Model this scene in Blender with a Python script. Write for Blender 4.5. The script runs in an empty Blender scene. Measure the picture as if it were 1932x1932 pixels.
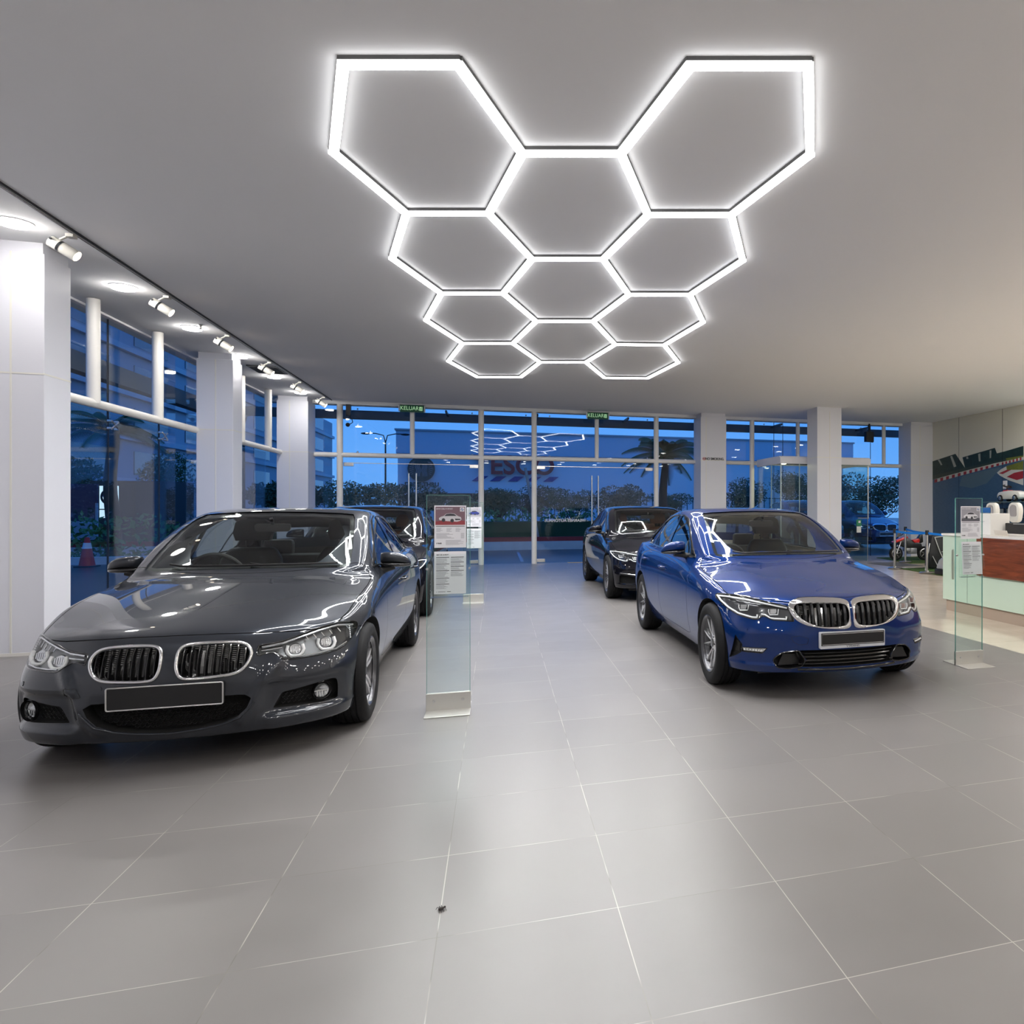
import bpy, bmesh, math, random
from mathutils import Vector, Matrix, geometry
from mathutils.bvhtree import BVHTree
random.seed(7)
PI = math.pi
SC = bpy.context.scene
COL = SC.collection

# ------------------------------------------------------------------ helpers
def link(o, parent=None):
    COL.objects.link(o)
    if parent is not None: o.parent = parent
    return o

def tag(o, label=None, cat=None, group=None, kind=None):
    if label: o['label'] = label
    if cat: o['category'] = cat
    if group: o['group'] = group
    if kind: o['kind'] = kind
    return o

def empty(name, loc=(0, 0, 0), rz=0, label=None, cat=None, group=None, parent=None):
    o = bpy.data.objects.new(name, None)
    o.empty_display_size = .1
    o.location = loc; o.rotation_euler = (0, 0, rz)
    link(o, parent)
    return tag(o, label, cat, group)

def sharp(me, ang=30):
    for p in me.polygons: p.use_smooth = True
    try: me.set_sharp_from_angle(angle=math.radians(ang))
    except Exception: pass

def mesh(name, verts, faces, mat, parent=None, smooth=None, mats=None, fm=None):
    me = bpy.data.meshes.new(name)
    me.from_pydata([tuple(v) for v in verts], [], [tuple(f) for f in faces])
    for m in (mats or ([mat] if mat else [])): me.materials.append(m)
    if fm:
        for p, i in zip(me.polygons, fm): p.material_index = i
    me.update()
    if smooth: sharp(me, smooth if smooth is not True else 30)
    o = bpy.data.objects.new(name, me)
    return link(o, parent)

def bm_obj(name, bm, mat, parent=None, smooth=None, mats=None):
    me = bpy.data.meshes.new(name)
    bm.to_mesh(me); bm.free()
    for m in (mats or [mat]): me.materials.append(m)
    if smooth: sharp(me, smooth if smooth is not True else 30)
    o = bpy.data.objects.new(name, me)
    return link(o, parent)

class MB:
    """collects simple shapes into one mesh"""
    def __init__(s): s.v = []; s.f = []; s.m = []; s.mi = 0
    def add(s, vs, fs):
        b = len(s.v); s.v += [Vector(v) for v in vs]
        for f in fs: s.f.append([b + i for i in f]); s.m.append(s.mi)
        return s
    def box(s, x0, x1, y0, y1, z0, z1):
        if x0 > x1: x0, x1 = x1, x0
        if y0 > y1: y0, y1 = y1, y0
        if z0 > z1: z0, z1 = z1, z0
        return s.add([(x0,y0,z0),(x1,y0,z0),(x1,y1,z0),(x0,y1,z0),(x0,y0,z1),(x1,y0,z1),(x1,y1,z1),(x0,y1,z1)],
              [(3,2,1,0),(4,5,6,7),(0,1,5,4),(1,2,6,5),(2,3,7,6),(3,0,4,7)])
    def cyl(s, p0, p1, r0, r1=None, n=16, caps=True):
        return s.tube([p0, p1], [r0, r0 if r1 is None else r1], n, caps)
    def tube(s, pts, r, n=8, caps=True, closed=False, up=None, sq=None):
        pts = [Vector(p) for p in pts]; k = len(pts)
        rr = r if isinstance(r, (list, tuple)) else [r] * k
        vs = []; fs = []; prev = None
        for i, p in enumerate(pts):
            if closed: t = pts[(i + 1) % k] - pts[i - 1]
            else: t = pts[min(i + 1, k - 1)] - pts[max(i - 1, 0)]
            if t.length < 1e-9: t = Vector((0, 0, 1))
            t.normalize()
            a = Vector(up) if up else (prev if prev is not None else (Vector((0, 0, 1)) if abs(t.z) < .9 else Vector((1, 0, 0))))
            a = a - t * a.dot(t)
            if a.length < 1e-6: a = t.orthogonal()
            a.normalize(); b = t.cross(a); prev = a
            for j in range(n):
                w = 2 * PI * j / n + PI / n
                ca, sa = math.cos(w), math.sin(w)
                if sq: ca *= sq
                vs.append(p + (a * ca + b * sa) * rr[i])
        m = k if closed else k - 1
        for i in range(m):
            i2 = (i + 1) % k
            for j in range(n):
                j2 = (j + 1) % n
                fs.append((i*n+j, i*n+j2, i2*n+j2, i2*n+j))
        if caps and not closed:
            fs.append(tuple(reversed(range(n)))); fs.append(tuple((k-1)*n + j for j in range(n)))
        return s.add(vs, fs)
    def lathe(s, prof, org=(0,0,0), axis='z', n=32, a0=0, a1=2*PI):
        """prof: list of (r, h)"""
        org = Vector(org); vs = []; fs = []; full = abs(a1 - a0 - 2*PI) < 1e-6
        c = n if full else n + 1
        for r, h in prof:
            for j in range(c):
                w = a0 + (a1 - a0) * j / n
                x, y = r*math.cos(w), r*math.sin(w)
                v = {'z': (x, y, h), 'x': (h, x, y), 'y': (y, h, x)}[axis]
                vs.append(org + Vector(v))
        for i in range(len(prof) - 1):
            for j in range(n):
                j2 = (j + 1) % c
                fs.append((i*c+j, i*c+j2, (i+1)*c+j2, (i+1)*c+j))
        return s.add(vs, fs)
    def sphere(s, c, r, n=16, m=10, sc=(1,1,1)):
        prof = [(max(1e-4, r*math.sin(PI*i/m)), -r*math.cos(PI*i/m)) for i in range(m+1)]
        b = len(s.v); s.lathe(prof, (0,0,0), 'z', n)
        for v in s.v[b:]:
            v.x = v.x*sc[0] + c[0]; v.y = v.y*sc[1] + c[1]; v.z = v.z*sc[2] + c[2]
        return s
    def prism(s, poly, d, plane='xz', at=0.):
        """2D outline extruded along the third axis from at to at+d"""
        n = len(poly)
        def P(a, b, c): return {'xz': (a, c, b), 'xy': (a, b, c), 'yz': (c, a, b)}[plane]
        vs = [P(a, b, at) for a, b in poly] + [P(a, b, at + d) for a, b in poly]
        fs = [tuple(range(n)), tuple(reversed(range(n, 2*n)))] + [(i, i+n, (i+1) % n + n, (i+1) % n) for i in range(n)]
        return s.add(vs, fs)
    def xf(s, M, start=0):
        for i in range(start, len(s.v)): s.v[i] = M @ s.v[i]
        return s
    def build(s, name, mat, parent=None, smooth=None, mats=None, bev=0, recalc=True):
        me = bpy.data.meshes.new(name)
        me.from_pydata([tuple(v) for v in s.v], [], s.f)
        for m in (mats or [mat]): me.materials.append(m)
        for p, i in zip(me.polygons, s.m): p.material_index = i
        if recalc or bev:
            bm = bmesh.new(); bm.from_mesh(me)
            if recalc: bmesh.ops.recalc_face_normals(bm, faces=bm.faces)
            if bev:
                es = [e for e in bm.edges if len(e.link_faces) == 2 and e.calc_face_angle(0) > .6]
                bmesh.ops.bevel(bm, geom=es, offset=bev, segments=2, affect='EDGES', profile=.5, clamp_overlap=True)
            bm.to_mesh(me); bm.free()
        me.update()
        if smooth: sharp(me, smooth if smooth is not True else 35)
        o = bpy.data.objects.new(name, me)
        return link(o, parent)

def copy_tree(o, parent=None):
    c = o.copy(); COL.objects.link(c)
    if parent is not None: c.parent = parent
    for ch in list(o.children): copy_tree(ch, c)
    return c

def lerp(keys, t):
    """piecewise smooth (catmull-rom) interpolation of [(t, value)]"""
    if t <= keys[0][0]: return keys[0][1]
    if t >= keys[-1][0]: return keys[-1][1]
    for i in range(len(keys) - 1):
        t0, a = keys[i]; t1, b = keys[i+1]
        if t <= t1:
            h = t1 - t0; u = (t - t0) / h
            def sl(k):
                if k <= 0 or k >= len(keys) - 1: 
                    k0 = max(0, min(k, len(keys)-2)); return (keys[k0+1][1]-keys[k0][1])/(keys[k0+1][0]-keys[k0][0])
                return (keys[k+1][1]-keys[k-1][1])/(keys[k+1][0]-keys[k-1][0])
            m0, m1 = sl(i)*h, sl(i+1)*h
            return a*(2*u**3-3*u*u+1) + m0*(u**3-2*u*u+u) + b*(-2*u**3+3*u*u) + m1*(u**3-u*u)

def lin(keys, t):
    if t <= keys[0][0]: return keys[0][1]
    for (t0, a), (t1, b) in zip(keys, keys[1:]):
        if t <= t1: return a + (b - a) * (t - t0) / (t1 - t0)
    return keys[-1][1]

def smooth_closed(pts, sub=4, tens=1.0):
    """closed catmull-rom through 2D points"""
    out = []; n = len(pts)
    for i in range(n):
        p0, p1, p2, p3 = (Vector(pts[(i + k) % n]) for k in (-1, 0, 1, 2))
        for j in range(sub):
            u = j / sub
            m1, m2 = (p2 - p0) * .5 * tens, (p3 - p1) * .5 * tens
            out.append(p1*(2*u**3-3*u*u+1) + m1*(u**3-2*u*u+u) + p2*(-2*u**3+3*u*u) + m2*(u**3-u*u))
    return out

def round_poly(pts, r=.02, seg=4):
    """closed polygon with rounded corners; r may be a list"""
    out = []; n = len(pts)
    for i in range(n):
        p, a, b = Vector(pts[i]), Vector(pts[i-1]), Vector(pts[(i+1) % n])
        ri = r[i] if isinstance(r, (list, tuple)) else r
        da, db = a - p, b - p
        ri = min(ri, da.length*.45, db.length*.45)
        if ri < 1e-4: out.append(p); continue
        q0, q1 = p + da.normalized()*ri, p + db.normalized()*ri
        for j in range(seg + 1):
            u = j/seg
            out.append(q0*(1-u)**2 + p*2*u*(1-u) + q1*u*u)
    return out

def resample(pts, step, closed=False):
    pts = [Vector(p) for p in pts]
    if closed: pts = pts + [pts[0]]
    out = []
    for a, b in zip(pts, pts[1:]):
        k = max(1, int(math.ceil((b-a).length/step)))
        for j in range(k): out.append(a.lerp(b, j/k))
    if not closed: out.append(pts[-1])
    return out

# ------------------------------------------------------------------ materials
MATS = {}
def nodes(name):
    m = bpy.data.materials.new(name); m.use_nodes = True
    nt = m.node_tree
    return m, nt, nt.nodes['Principled BSDF'], nt.nodes['Material Output']

def mat(name, col, rough=.5, metal=0, coat=0, coat_rough=.03, emit=None, estr=0, spec=.5, bump=None, noise=None, aniso=0):
    if name in MATS: return MATS[name]
    m, nt, b, out = nodes(name)
    b.inputs['Base Color'].default_value = (*col, 1)
    b.inputs['Roughness'].default_value = rough
    b.inputs['Metallic'].default_value = metal
    b.inputs['Coat Weight'].default_value = coat
    b.inputs['Coat Roughness'].default_value = coat_rough
    b.inputs['Specular IOR Level'].default_value = spec
    if emit:
        b.inputs['Emission Color'].default_value = (*emit, 1); b.inputs['Emission Strength'].default_value = estr
    if noise:   # (scale, amount): gentle colour mottling
        tc = nt.nodes.new('ShaderNodeTexCoord'); nz = nt.nodes.new('ShaderNodeTexNoise')
        nz.inputs['Scale'].default_value = noise[0]; nz.inputs['Detail'].default_value = 6
        mx = nt.nodes.new('ShaderNodeMix'); mx.data_type = 'RGBA'
        nt.links.new(tc.outputs['Object'], nz.inputs['Vector'])
        nt.links.new(nz.outputs['Fac'], mx.inputs['Factor'])
        k = noise[1]
        mx.inputs['A'].default_value = (*[c*(1-k) for c in col], 1)
        mx.inputs['B'].default_value = (*[min(1, c*(1+k)) for c in col], 1)
        nt.links.new(mx.outputs['Result'], b.inputs['Base Color'])
    if bump:    # (scale, strength)
        tc = nt.nodes.new('ShaderNodeTexCoord'); nz = nt.nodes.new('ShaderNodeTexNoise')
        nz.inputs['Scale'].default_value = bump[0]; nz.inputs['Detail'].default_value = 4
        bp = nt.nodes.new('ShaderNodeBump'); bp.inputs['Strength'].default_value = bump[1]; bp.inputs['Distance'].default_value = .01
        nt.links.new(tc.outputs['Object'], nz.inputs['Vector'])
        nt.links.new(nz.outputs['Fac'], bp.inputs['Height']); nt.links.new(bp.outputs['Normal'], b.inputs['Normal'])
    MATS[name] = m
    return m

def glass(name, tint=(1, 1, 1), ior=1.45, rough=0., boost=1.):
    """thin pane: tinted see-through plus mirror reflection growing at grazing angles"""
    if name in MATS: return MATS[name]
    m, nt, b, out = nodes(name)
    nt.nodes.remove(b)
    tr = nt.nodes.new('ShaderNodeBsdfTransparent'); tr.inputs['Color'].default_value = (*tint, 1)
    gl = nt.nodes.new('ShaderNodeBsdfGlossy'); gl.inputs['Roughness'].default_value = rough
    fr = nt.nodes.new('ShaderNodeFresnel'); fr.inputs['IOR'].default_value = ior
    ma = nt.nodes.new('ShaderNodeMath'); ma.operation = 'MULTIPLY'; ma.inputs[1].default_value = boost; ma.use_clamp = True
    mx = nt.nodes.new('ShaderNodeMixShader')
    ge = nt.nodes.new('ShaderNodeNewGeometry'); mr = nt.nodes.new('ShaderNodeMapRange')   # same mirror strength on both faces of the pane
    nt.links.new(ge.outputs['Backfacing'], mr.inputs['Value']); mr.inputs['To Min'].default_value = ior; mr.inputs['To Max'].default_value = 1/ior
    nt.links.new(mr.outputs[0], fr.inputs['IOR'])
    nt.links.new(fr.outputs[0], ma.inputs[0]); nt.links.new(ma.outputs[0], mx.inputs[0])
    nt.links.new(tr.outputs[0], mx.inputs[1]); nt.links.new(gl.outputs[0], mx.inputs[2])
    nt.links.new(mx.outputs[0], out.inputs['Surface'])
    MATS[name] = m
    return m

def emitter(name, col, strength):
    if name in MATS: return MATS[name]
    m, nt, b, out = nodes(name)
    nt.nodes.remove(b)
    e = nt.nodes.new('ShaderNodeEmission'); e.inputs['Color'].default_value = (*col, 1); e.inputs['Strength'].default_value = strength
    nt.links.new(e.outputs[0], out.inputs['Surface'])
    MATS[name] = m
    return m

def paint(name, col, metal=.75, rough=.3, flake=.12):
    if name in MATS: return MATS[name]
    m = mat(name, col, rough, metal, 1.0, .015)
    nt = m.node_tree; b = nt.nodes['Principled BSDF']
    b.inputs['Coat IOR'].default_value = 1.5; b.inputs['Specular IOR Level'].default_value = 0
    return m

def text_mesh(name, s, size, mat_, loc, rot, parent=None, ext=.001, align='CENTER', sx=1, bold=0):
    cu = bpy.data.curves.new(name + '_c', 'FONT'); cu.body = s; cu.size = size; cu.extrude = ext
    cu.align_x = align; cu.align_y = 'CENTER'; cu.offset = bold
    o = bpy.data.objects.new(name + '_c', cu); COL.objects.link(o)
    dg = bpy.context.evaluated_depsgraph_get()
    me = bpy.data.meshes.new_from_object(o.evaluated_get(dg))
    bpy.data.objects.remove(o); bpy.data.curves.remove(cu)
    me.name = name
    M = Matrix.Translation(Vector(loc)) @ Matrix.Rotation(rot[2], 4, 'Z') @ Matrix.Rotation(rot[1], 4, 'Y') @ Matrix.Rotation(rot[0], 4, 'X') @ Matrix.Diagonal((sx, 1, 1, 1))
    me.transform(M)
    if sx < 0: me.flip_normals()
    me.materials.clear(); me.materials.append(mat_)
    n = bpy.data.objects.new(name, me)
    return link(n, parent)
# ------------------------------------------------------------------ cars
M_blackplastic = mat('black_plastic', (.012, .012, .013), .35)
M_gloss = mat('gloss_black', (.008, .008, .009), .12, coat=.6)
M_well = mat('wheel_well_black', (.006, .006, .006), .9)
M_rubber = mat('tyre_rubber', (.010, .010, .011), .7, bump=(60, .15), spec=.25)
M_chrome = mat('chrome', (.82, .82, .83), .08, 1)
M_satin = mat('satin_aluminium', (.62, .62, .62), .28, 1)
M_rim = mat('wheel_silver', (.72, .72, .74), .28, .75, .5)
M_rimdark = mat('wheel_dark_grey', (.10, .10, .11), .3, .7, .4)
M_disc = mat('brake_disc', (.35, .35, .36), .35, 1)
M_lampsilver = mat('lamp_reflector', (.75, .76, .78), .18, 1)
M_lampdark = mat('lamp_bezel', (.06, .062, .068), .2, .6, .5)
M_lampbowl = mat('lamp_bowl_grey', (.20, .205, .215), .28, .7)
M_drl = mat('light_ring_white', (.93, .94, .95), .25, 0, .6, spec=.8)
M_lampglass = glass('lamp_cover_glass', (.99, 1.0, 1.0), 1.4)
M_wind = glass('windscreen_glass', (.90, .95, .93), 1.5, boost=1.1)
M_side = glass('side_window_glass', (.45, .52, .54), 1.75, boost=1.3)
M_gap = mat('panel_gap', (.004, .004, .004), .9)
M_mirrorglass = mat('mirror_glass', (.8, .82, .85), .02, 1)
M_cream = mat('cream_trim', (.62, .57, .47), .7)
M_darktrim = mat('dark_trim', (.02, .02, .021), .7)
M_seatblack = mat('black_leather', (.018, .018, .019), .45)
M_seatbrown = mat('cognac_leather', (.16, .055, .025), .45)
M_dash = mat('dashboard', (.022, .022, .023), .6)
M_dashgrey = mat('dashboard_grey', (.22, .21, .19), .6)
M_plate = mat('plate_black', (.006, .006, .007), .5)
M_platerim = mat('plate_rim', (.75, .75, .76), .3, .9)
M_platewhite = mat('plate_backing', (.62, .64, .68), .4)
M_badgeblue = mat('badge_blue', (.02, .16, .55), .3, coat=.5)
M_badgewhite = mat('badge_white', (.8, .8, .8), .3, coat=.5)
M_amber = mat('amber_reflector', (.55, .16, .02), .2, coat=.5)

PX = [(0,0),(.2,.012),(.4,.05),(.55,.10),(.65,.158),(.75,.238),(.80,.300),(.842,.41)]
SIDE_X = [(.41,.842),(.5,.861),(.60,.874),(.80,.890),(1.0,.893),(1.4,.893),(2.0,.891),(3.0,.896),(3.6,.905),(3.95,.895),(4.15,.868),(4.25,.835)]
EDGE_Y = [.41,.60,.80,1.00,1.22,1.42,1.55,1.78,2.02,2.28,2.52,2.85,3.2,3.48,3.74,3.95,4.08,4.18,4.25]
CENT_Y = [.115,.30,.53,.78,1.0,1.17,1.255,1.47,1.74,2.03,2.32,2.70,3.05,3.36,3.63,3.89,4.1,4.3,4.5]
R7_Z = [(.41,.725),(.6,.768),(.8,.808),(1.0,.842),(1.22,.870),(1.42,.893),(1.78,.918),(2.3,.938),(3,.962),(3.5,.985),(4,1.0),(4.25,1.0)]
R7_IN = [(.41,.075),(.6,.07),(.8,.072),(1.4,.068),(2,.06),(3,.065),(3.6,.085),(4.25,.10)]
CENT_Z = [.737,.790,.840,.888,.926,.953,.985,1.130,1.282,1.398,1.434,1.436,1.418,1.372,1.24,1.10,1.045,1.035,1.0]
# cabin lines for stations 6..15: (x, y, z)
L1 = [(.775,1.50,.945),(.795,1.76,.955),(.800,2.02,.965),(.803,2.28,.972),(.805,2.52,.978),(.806,2.85,.988),(.800,3.2,1.0),(.785,3.48,1.01),(.765,3.75,1.02),(.735,3.97,1.02)]
L2 = [(.745,1.46,.958),(.757,1.71,1.03),(.746,1.97,1.105),(.730,2.24,1.165),(.722,2.50,1.19),(.720,2.85,1.195),(.716,3.2,1.185),(.712,3.48,1.16),(.715,3.76,1.10),(.705,3.98,1.045)]
L3 = [(.712,1.41,.972),(.712,1.655,1.105),(.682,1.925,1.238),(.640,2.205,1.338),(.618,2.48,1.382),(.608,2.85,1.392),(.602,3.2,1.366),(.605,3.46,1.295),(.625,3.74,1.165),(.655,3.96,1.06)]
L4 = [(.655,1.375,.98),(.650,1.605,1.118),(.615,1.87,1.262),(.570,2.14,1.368),(.540,2.42,1.412),(.530,2.80,1.418),(.525,3.15,1.395),(.530,3.43,1.325),(.550,3.70,1.19),(.575,3.92,1.075)]
L5 = [(.35,1.285,.984),(.345,1.50,1.127),(.325,1.77,1.278),(.300,2.055,1.391),(.285,2.345,1.430),(.28,2.72,1.433),(.278,3.07,1.413),(.28,3.37,1.362),(.29,3.64,1.228),(.30,3.90,1.09)]
F_IN = [.32,.06,.02,0.,.004,.03,.065,.115]
F_Z  = [.185,.19,.25,.37,.50,.61,.68,.737]
S_IN = [.28,.105,.055,.014,0.,.006]
S_Z  = [.165,.185,.27,.42,.58,.70]
T_IN = [.32,.08,.03,0.,.01,.04,.07,.13]
T_Z  = [.25,.26,.33,.46,.60,.78,.92,1.0]
TX = [(0,0),(.3,.02),(.5,.07),(.65,.15),(.75,.25),(.835,.38)]
FC = [0,.18,.36,.52,.655,.765,.842]
TC = [0,.17,.34,.50,.64,.75,.835]
TAIL = 4.63

def body_cage(S):
    """half car cage (x >= 0): ring of side panels, hood / cabin / boot cap and underside"""
    yk = S['ykeys']
    def W(v):
        x, y, z = v
        zz = z
        if z > .9: zz = z + S.get('dz', 0)*min(1, (z-.9)/.5)
        return Vector((x*S.get('sx', 1), lin(yk, y) if 0 <= y <= TAIL else (y if y < 0 else y + yk[-1][1]-TAIL), zz*S.get('sz', 1)))
    fin, fz = S.get('F_IN', F_IN), S.get('F_Z', F_Z)
    ring = []           # columns of 8 points
    N = len(EDGE_Y)
    for x in FC[:-1]:
        y = lerp(PX, x); e = 1e-3
        d = (lerp(PX, x+e) - lerp(PX, max(0, x-e))) / (e if x == 0 else 2*e)
        nrm = Vector((-d, 1)).normalized()   # inward
        if x == 0: nrm = Vector((0, 1))
        k = max(0, (x-.60)/.4)
        col = []
        for r in range(8):
            ins = fin[r]; sx = S_IN[r] if r < 6 else (.03 if r == 6 else .075)
            if r in (1, 2): sx = (.02, .006)[r-1]
            ins = ins*(1-k*.6) + sx*k*.6
            if r >= 5: u = min(1, max(0, (x-.28)/.3)); ins += (.048, .050, .030)[r-5]*u*u*(3-2*u)
            zr = fz[r] - (.012*(x/.72)**2 if r == 7 else 0) 
            col.append(Vector((x + nrm.x*ins, y + nrm.y*ins, zr)))
        ring.append(col)
    for i, y in enumerate(EDGE_Y):
        x = lerp(SIDE_X, y)
        z7 = lerp(R7_Z, y); in7 = lerp(R7_IN, y)
        col = []
        fr = max(0, 1-(y-.41)/.35); bk = max(0, 1-(4.25-y)/.3)
        for r in range(8):
            if r < 6: ins, z = S_IN[r], S_Z[r]
            elif r == 6: ins, z = in7*.34, z7 - .055 - .03*min(1, max(0, (y-1.2)/.5))
            else: ins, z = in7, z7
            if r == 5: z = min(S_Z[5] + .04*min(1, y/2), z7-.09)
            if r == 4: z = min(S_Z[4], z7-.17)
            yy = y
            if fr and r in (1, 2): ins *= 1-.75*fr
            if fr: ins = ins*(1-fr*.5)+fin[r]*fr*.5 + (.045*fr if r in (5,6) else 0) + (.02*fr if r == 7 else 0); z = z*(1-fr)+(fz[r]-(.014 if r == 7 else 0))*fr; yy += ins*.55*fr; ins *= (1-.35*fr)
            if bk: ins = ins*(1-bk*.5)+T_IN[r]*bk*.5; z = z*(1-bk)+T_Z[r]*bk; yy -= ins*.6*bk; ins *= (1-.3*bk)
            col.append(Vector((x-ins, yy, z)))
        ring.append(col)
    for x in reversed(TC[:-1]):
        y = TAIL - lerp(TX, x); e = 1e-3
        d = (lerp(TX, x+e) - lerp(TX, max(0, x-e))) / (e if x == 0 else 2*e)
        nrm = Vector((-d, -1)).normalized() if x else Vector((0, -1))
        ring.append([Vector((x + nrm.x*T_IN[r], y + nrm.y*T_IN[r], T_Z[r])) for r in range(8)])
    nf = len(FC)-1; NR = len(ring)
    v = []; faces = []; crease = {}
    def V(p): v.append(W(p)); return len(v)-1
    R = [[V(p) for p in col] for col in ring]
    for c in range(NR-1):
        for r in range(7):
            faces.append((R[c][r], R[c+1][r], R[c+1][r+1], R[c][r+1]))
    # top cap
    cap = []
    for i in range(N):
        row = [R[nf+i][7]]
        if i == 0: row = [R[nf-j][7] for j in range(nf+1)]
        elif i == N-1: row = [R[nf+i+j][7] for j in range(nf+1)]
        else:
            E = ring[nf+i][7]; cz, cyy = CENT_Z[i], CENT_Y[i]
            for j in range(1, 7):
                if 6 <= i <= 15 and j < 6:
                    p = Vector((None, L1, L2, L3, L4, L5)[j][i-6])
                else:
                    f = [1,.93,.80,.60,.40,.2,0][j]
                    x = E.x*f
                    yy = cyy + (E.y-cyy)*f**2.2
                    z = E.z + (cz-E.z)*(1-f**2.4)
                    if i <= 5 and j == 3: z += .010*S.get('ridge', 1)
                    if i <= 5 and j == 2: z += .004
                    p = Vector((x, yy, z))
                row.append(V(p))
        cap.append(row)
    for i in range(N-1):
        for j in range(6):
            faces.append((cap[i][j], cap[i+1][j], cap[i+1][j+1], cap[i][j+1]))
    # underside
    bot = []
    for i in range(N):
        if i == 0: row = [R[nf-j][0] for j in range(nf+1)]
        elif i == N-1: row = [R[nf+i+j][0] for j in range(nf+1)]
        else:
            E = ring[nf+i][0]
            row = [R[nf+i][0]] + [V((E.x*(1-j/6), E.y + (CENT_Y[i]-E.y)*.6*(j/6)**2 + (.12*(j/6) if i == 1 else 0), E.z)) for j in range(1, 7)]
        bot.append(row)
    for i in range(N-1):
        for j in range(6):
            faces.append((bot[i][j+1], bot[i+1][j+1], bot[i+1][j], bot[i][j]))
    # creases: fender / belt line, lower lip, roof rail
    for c in range(nf, nf+N-1): crease[(R[c][7], R[c+1][7])] = .35 if c-nf < 5 else .55
    for c in range(0, nf+N-1):
        crease[(R[c][1], R[c+1][1])] = .9
        if 8 <= c-nf < 15: crease[(R[c][5], R[c+1][5])] = .45
    for i in range(6, 15):
        crease[(cap[i][1], cap[i+1][1])] = .6; crease[(cap[i][3], cap[i+1][3])] = .35; crease[(cap[i][4], cap[i+1][4])] = .3
    for j in range(1, 6): crease[(cap[6][j], cap[6][j+1])] = .4
    return v, faces, crease

def base_body(S, levels=3):
    v, f, cr = body_cage(S)
    n = len(v); mirror = {}
    vv = list(v)
    for i, p in enumerate(v):
        if abs(p.x) < 1e-6: mirror[i] = i
        else: mirror[i] = len(vv); vv.append(Vector((-p.x, p.y, p.z)))
    ff = list(f) + [tuple(mirror[k] for k in reversed(q)) for q in f]
    me = bpy.data.meshes.new('cage'); me.from_pydata(vv, [], ff); me.update()
    bm = bmesh.new(); bm.from_mesh(me)
    bmesh.ops.recalc_face_normals(bm, faces=bm.faces)
    bm.verts.ensure_lookup_table()
    cl = bm.edges.layers.float.get('crease_edge') or bm.edges.layers.float.new('crease_edge')
    for (a, b), w in cr.items():
        for p, q in ((a, b), (mirror[a], mirror[b])):
            e = bm.edges.get((bm.verts[p], bm.verts[q]))
            if e: e[cl] = w
    bm.to_mesh(me); bm.free()
    o = bpy.data.objects.new('cage', me); COL.objects.link(o)
    md = o.modifiers.new('s', 'SUBSURF'); md.levels = levels
    me2 = bpy.data.meshes.new_from_object(o.evaluated_get(bpy.context.evaluated_depsgraph_get()))
    bpy.data.objects.remove(o)
    return me2

class Surf:
    """ray / nearest queries on the smooth body"""
    def __init__(s, me):
        s.me = me
        me.calc_loop_triangles()
        s.co = [v.co.copy() for v in me.vertices]; s.no = [v.normal.copy() for v in me.vertices]
        s.tri = [tuple(t.vertices) for t in me.loop_triangles]
        s.t = BVHTree.FromPolygons(s.co, s.tri, all_triangles=True)
        s.y0 = min(c.y for c in s.co)
    def front(s, x, z, y0=-1.): return s.t.ray_cast(Vector((x, y0, z)), Vector((0, 1, 0)))
    def side(s, y, z, sg=1): return s.t.ray_cast(Vector((2*sg, y, z)), Vector((-sg, 0, 0)))
    def top(s, x, y, z0=2.): return s.t.ray_cast(Vector((x, y, z0)), Vector((0, 0, -1)))
    def hit(s, ax, a, b, sg=1, ox=None):
        if ax == 'y': r = s.front(a, b, -1. if ox is None else ox)
        elif ax == 'x': r = s.side(a, b, sg)
        else: r = s.top(a, b)
        return r if r[0] is not None else None
    def normal(s, p):
        l, n, i, d = s.t.find_nearest(p)
        if l is None: return None, 9
        a, b, c = s.tri[i]
        w = geometry.barycentric_transform(l, s.co[a], s.co[b], s.co[c], s.no[a], s.no[b], s.no[c])
        return w.normalized(), d

DIR = {'y': Vector((0, 1, 0)), 'z': Vector((0, 0, -1))}
def mk3(ax, a, b, d, sg=1):
    return Vector((a, d, b)) if ax == 'y' else (Vector((d, a, b)) if ax == 'x' else Vector((a, b, d)))

def cutter(sf, poly, ax, depth, sg=1, ox=None, out=None):
    """solid that follows the outline and sinks `depth` below the body surface"""
    pts = resample(poly, .04, True); n = len(pts)
    hs = [sf.hit(ax, p.x, p.y, sg, ox) for p in pts]
    k = {'y': 1, 'x': 0, 'z': 2}[ax]
    good = [h[0][k] for h in hs if h]
    if not good: return None
    inw = 1 if ax == 'y' else (-sg if ax == 'x' else -1)
    worst = (max if inw > 0 else min)(good)
    first = (min if inw > 0 else max)(good) - inw*.06
    vs = [mk3(ax, p.x, p.y, first) for p in pts] + [mk3(ax, p.x, p.y, (h[0][k] if h else worst) + inw*depth) for p, h in zip(pts, hs)]
    tri = geometry.delaunay_2d_cdt([Vector((p.x, p.y)) for p in pts], [], [list(range(n))], 1, 1e-6)[2]
    fs = [tuple(t) for t in tri if max(t) < n] 
    fs = fs + [tuple(i+n for i in reversed(t)) for t in fs] + [(i, (i+1) % n, (i+1) % n + n, i+n) for i in range(n)]
    return vs, fs

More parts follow.
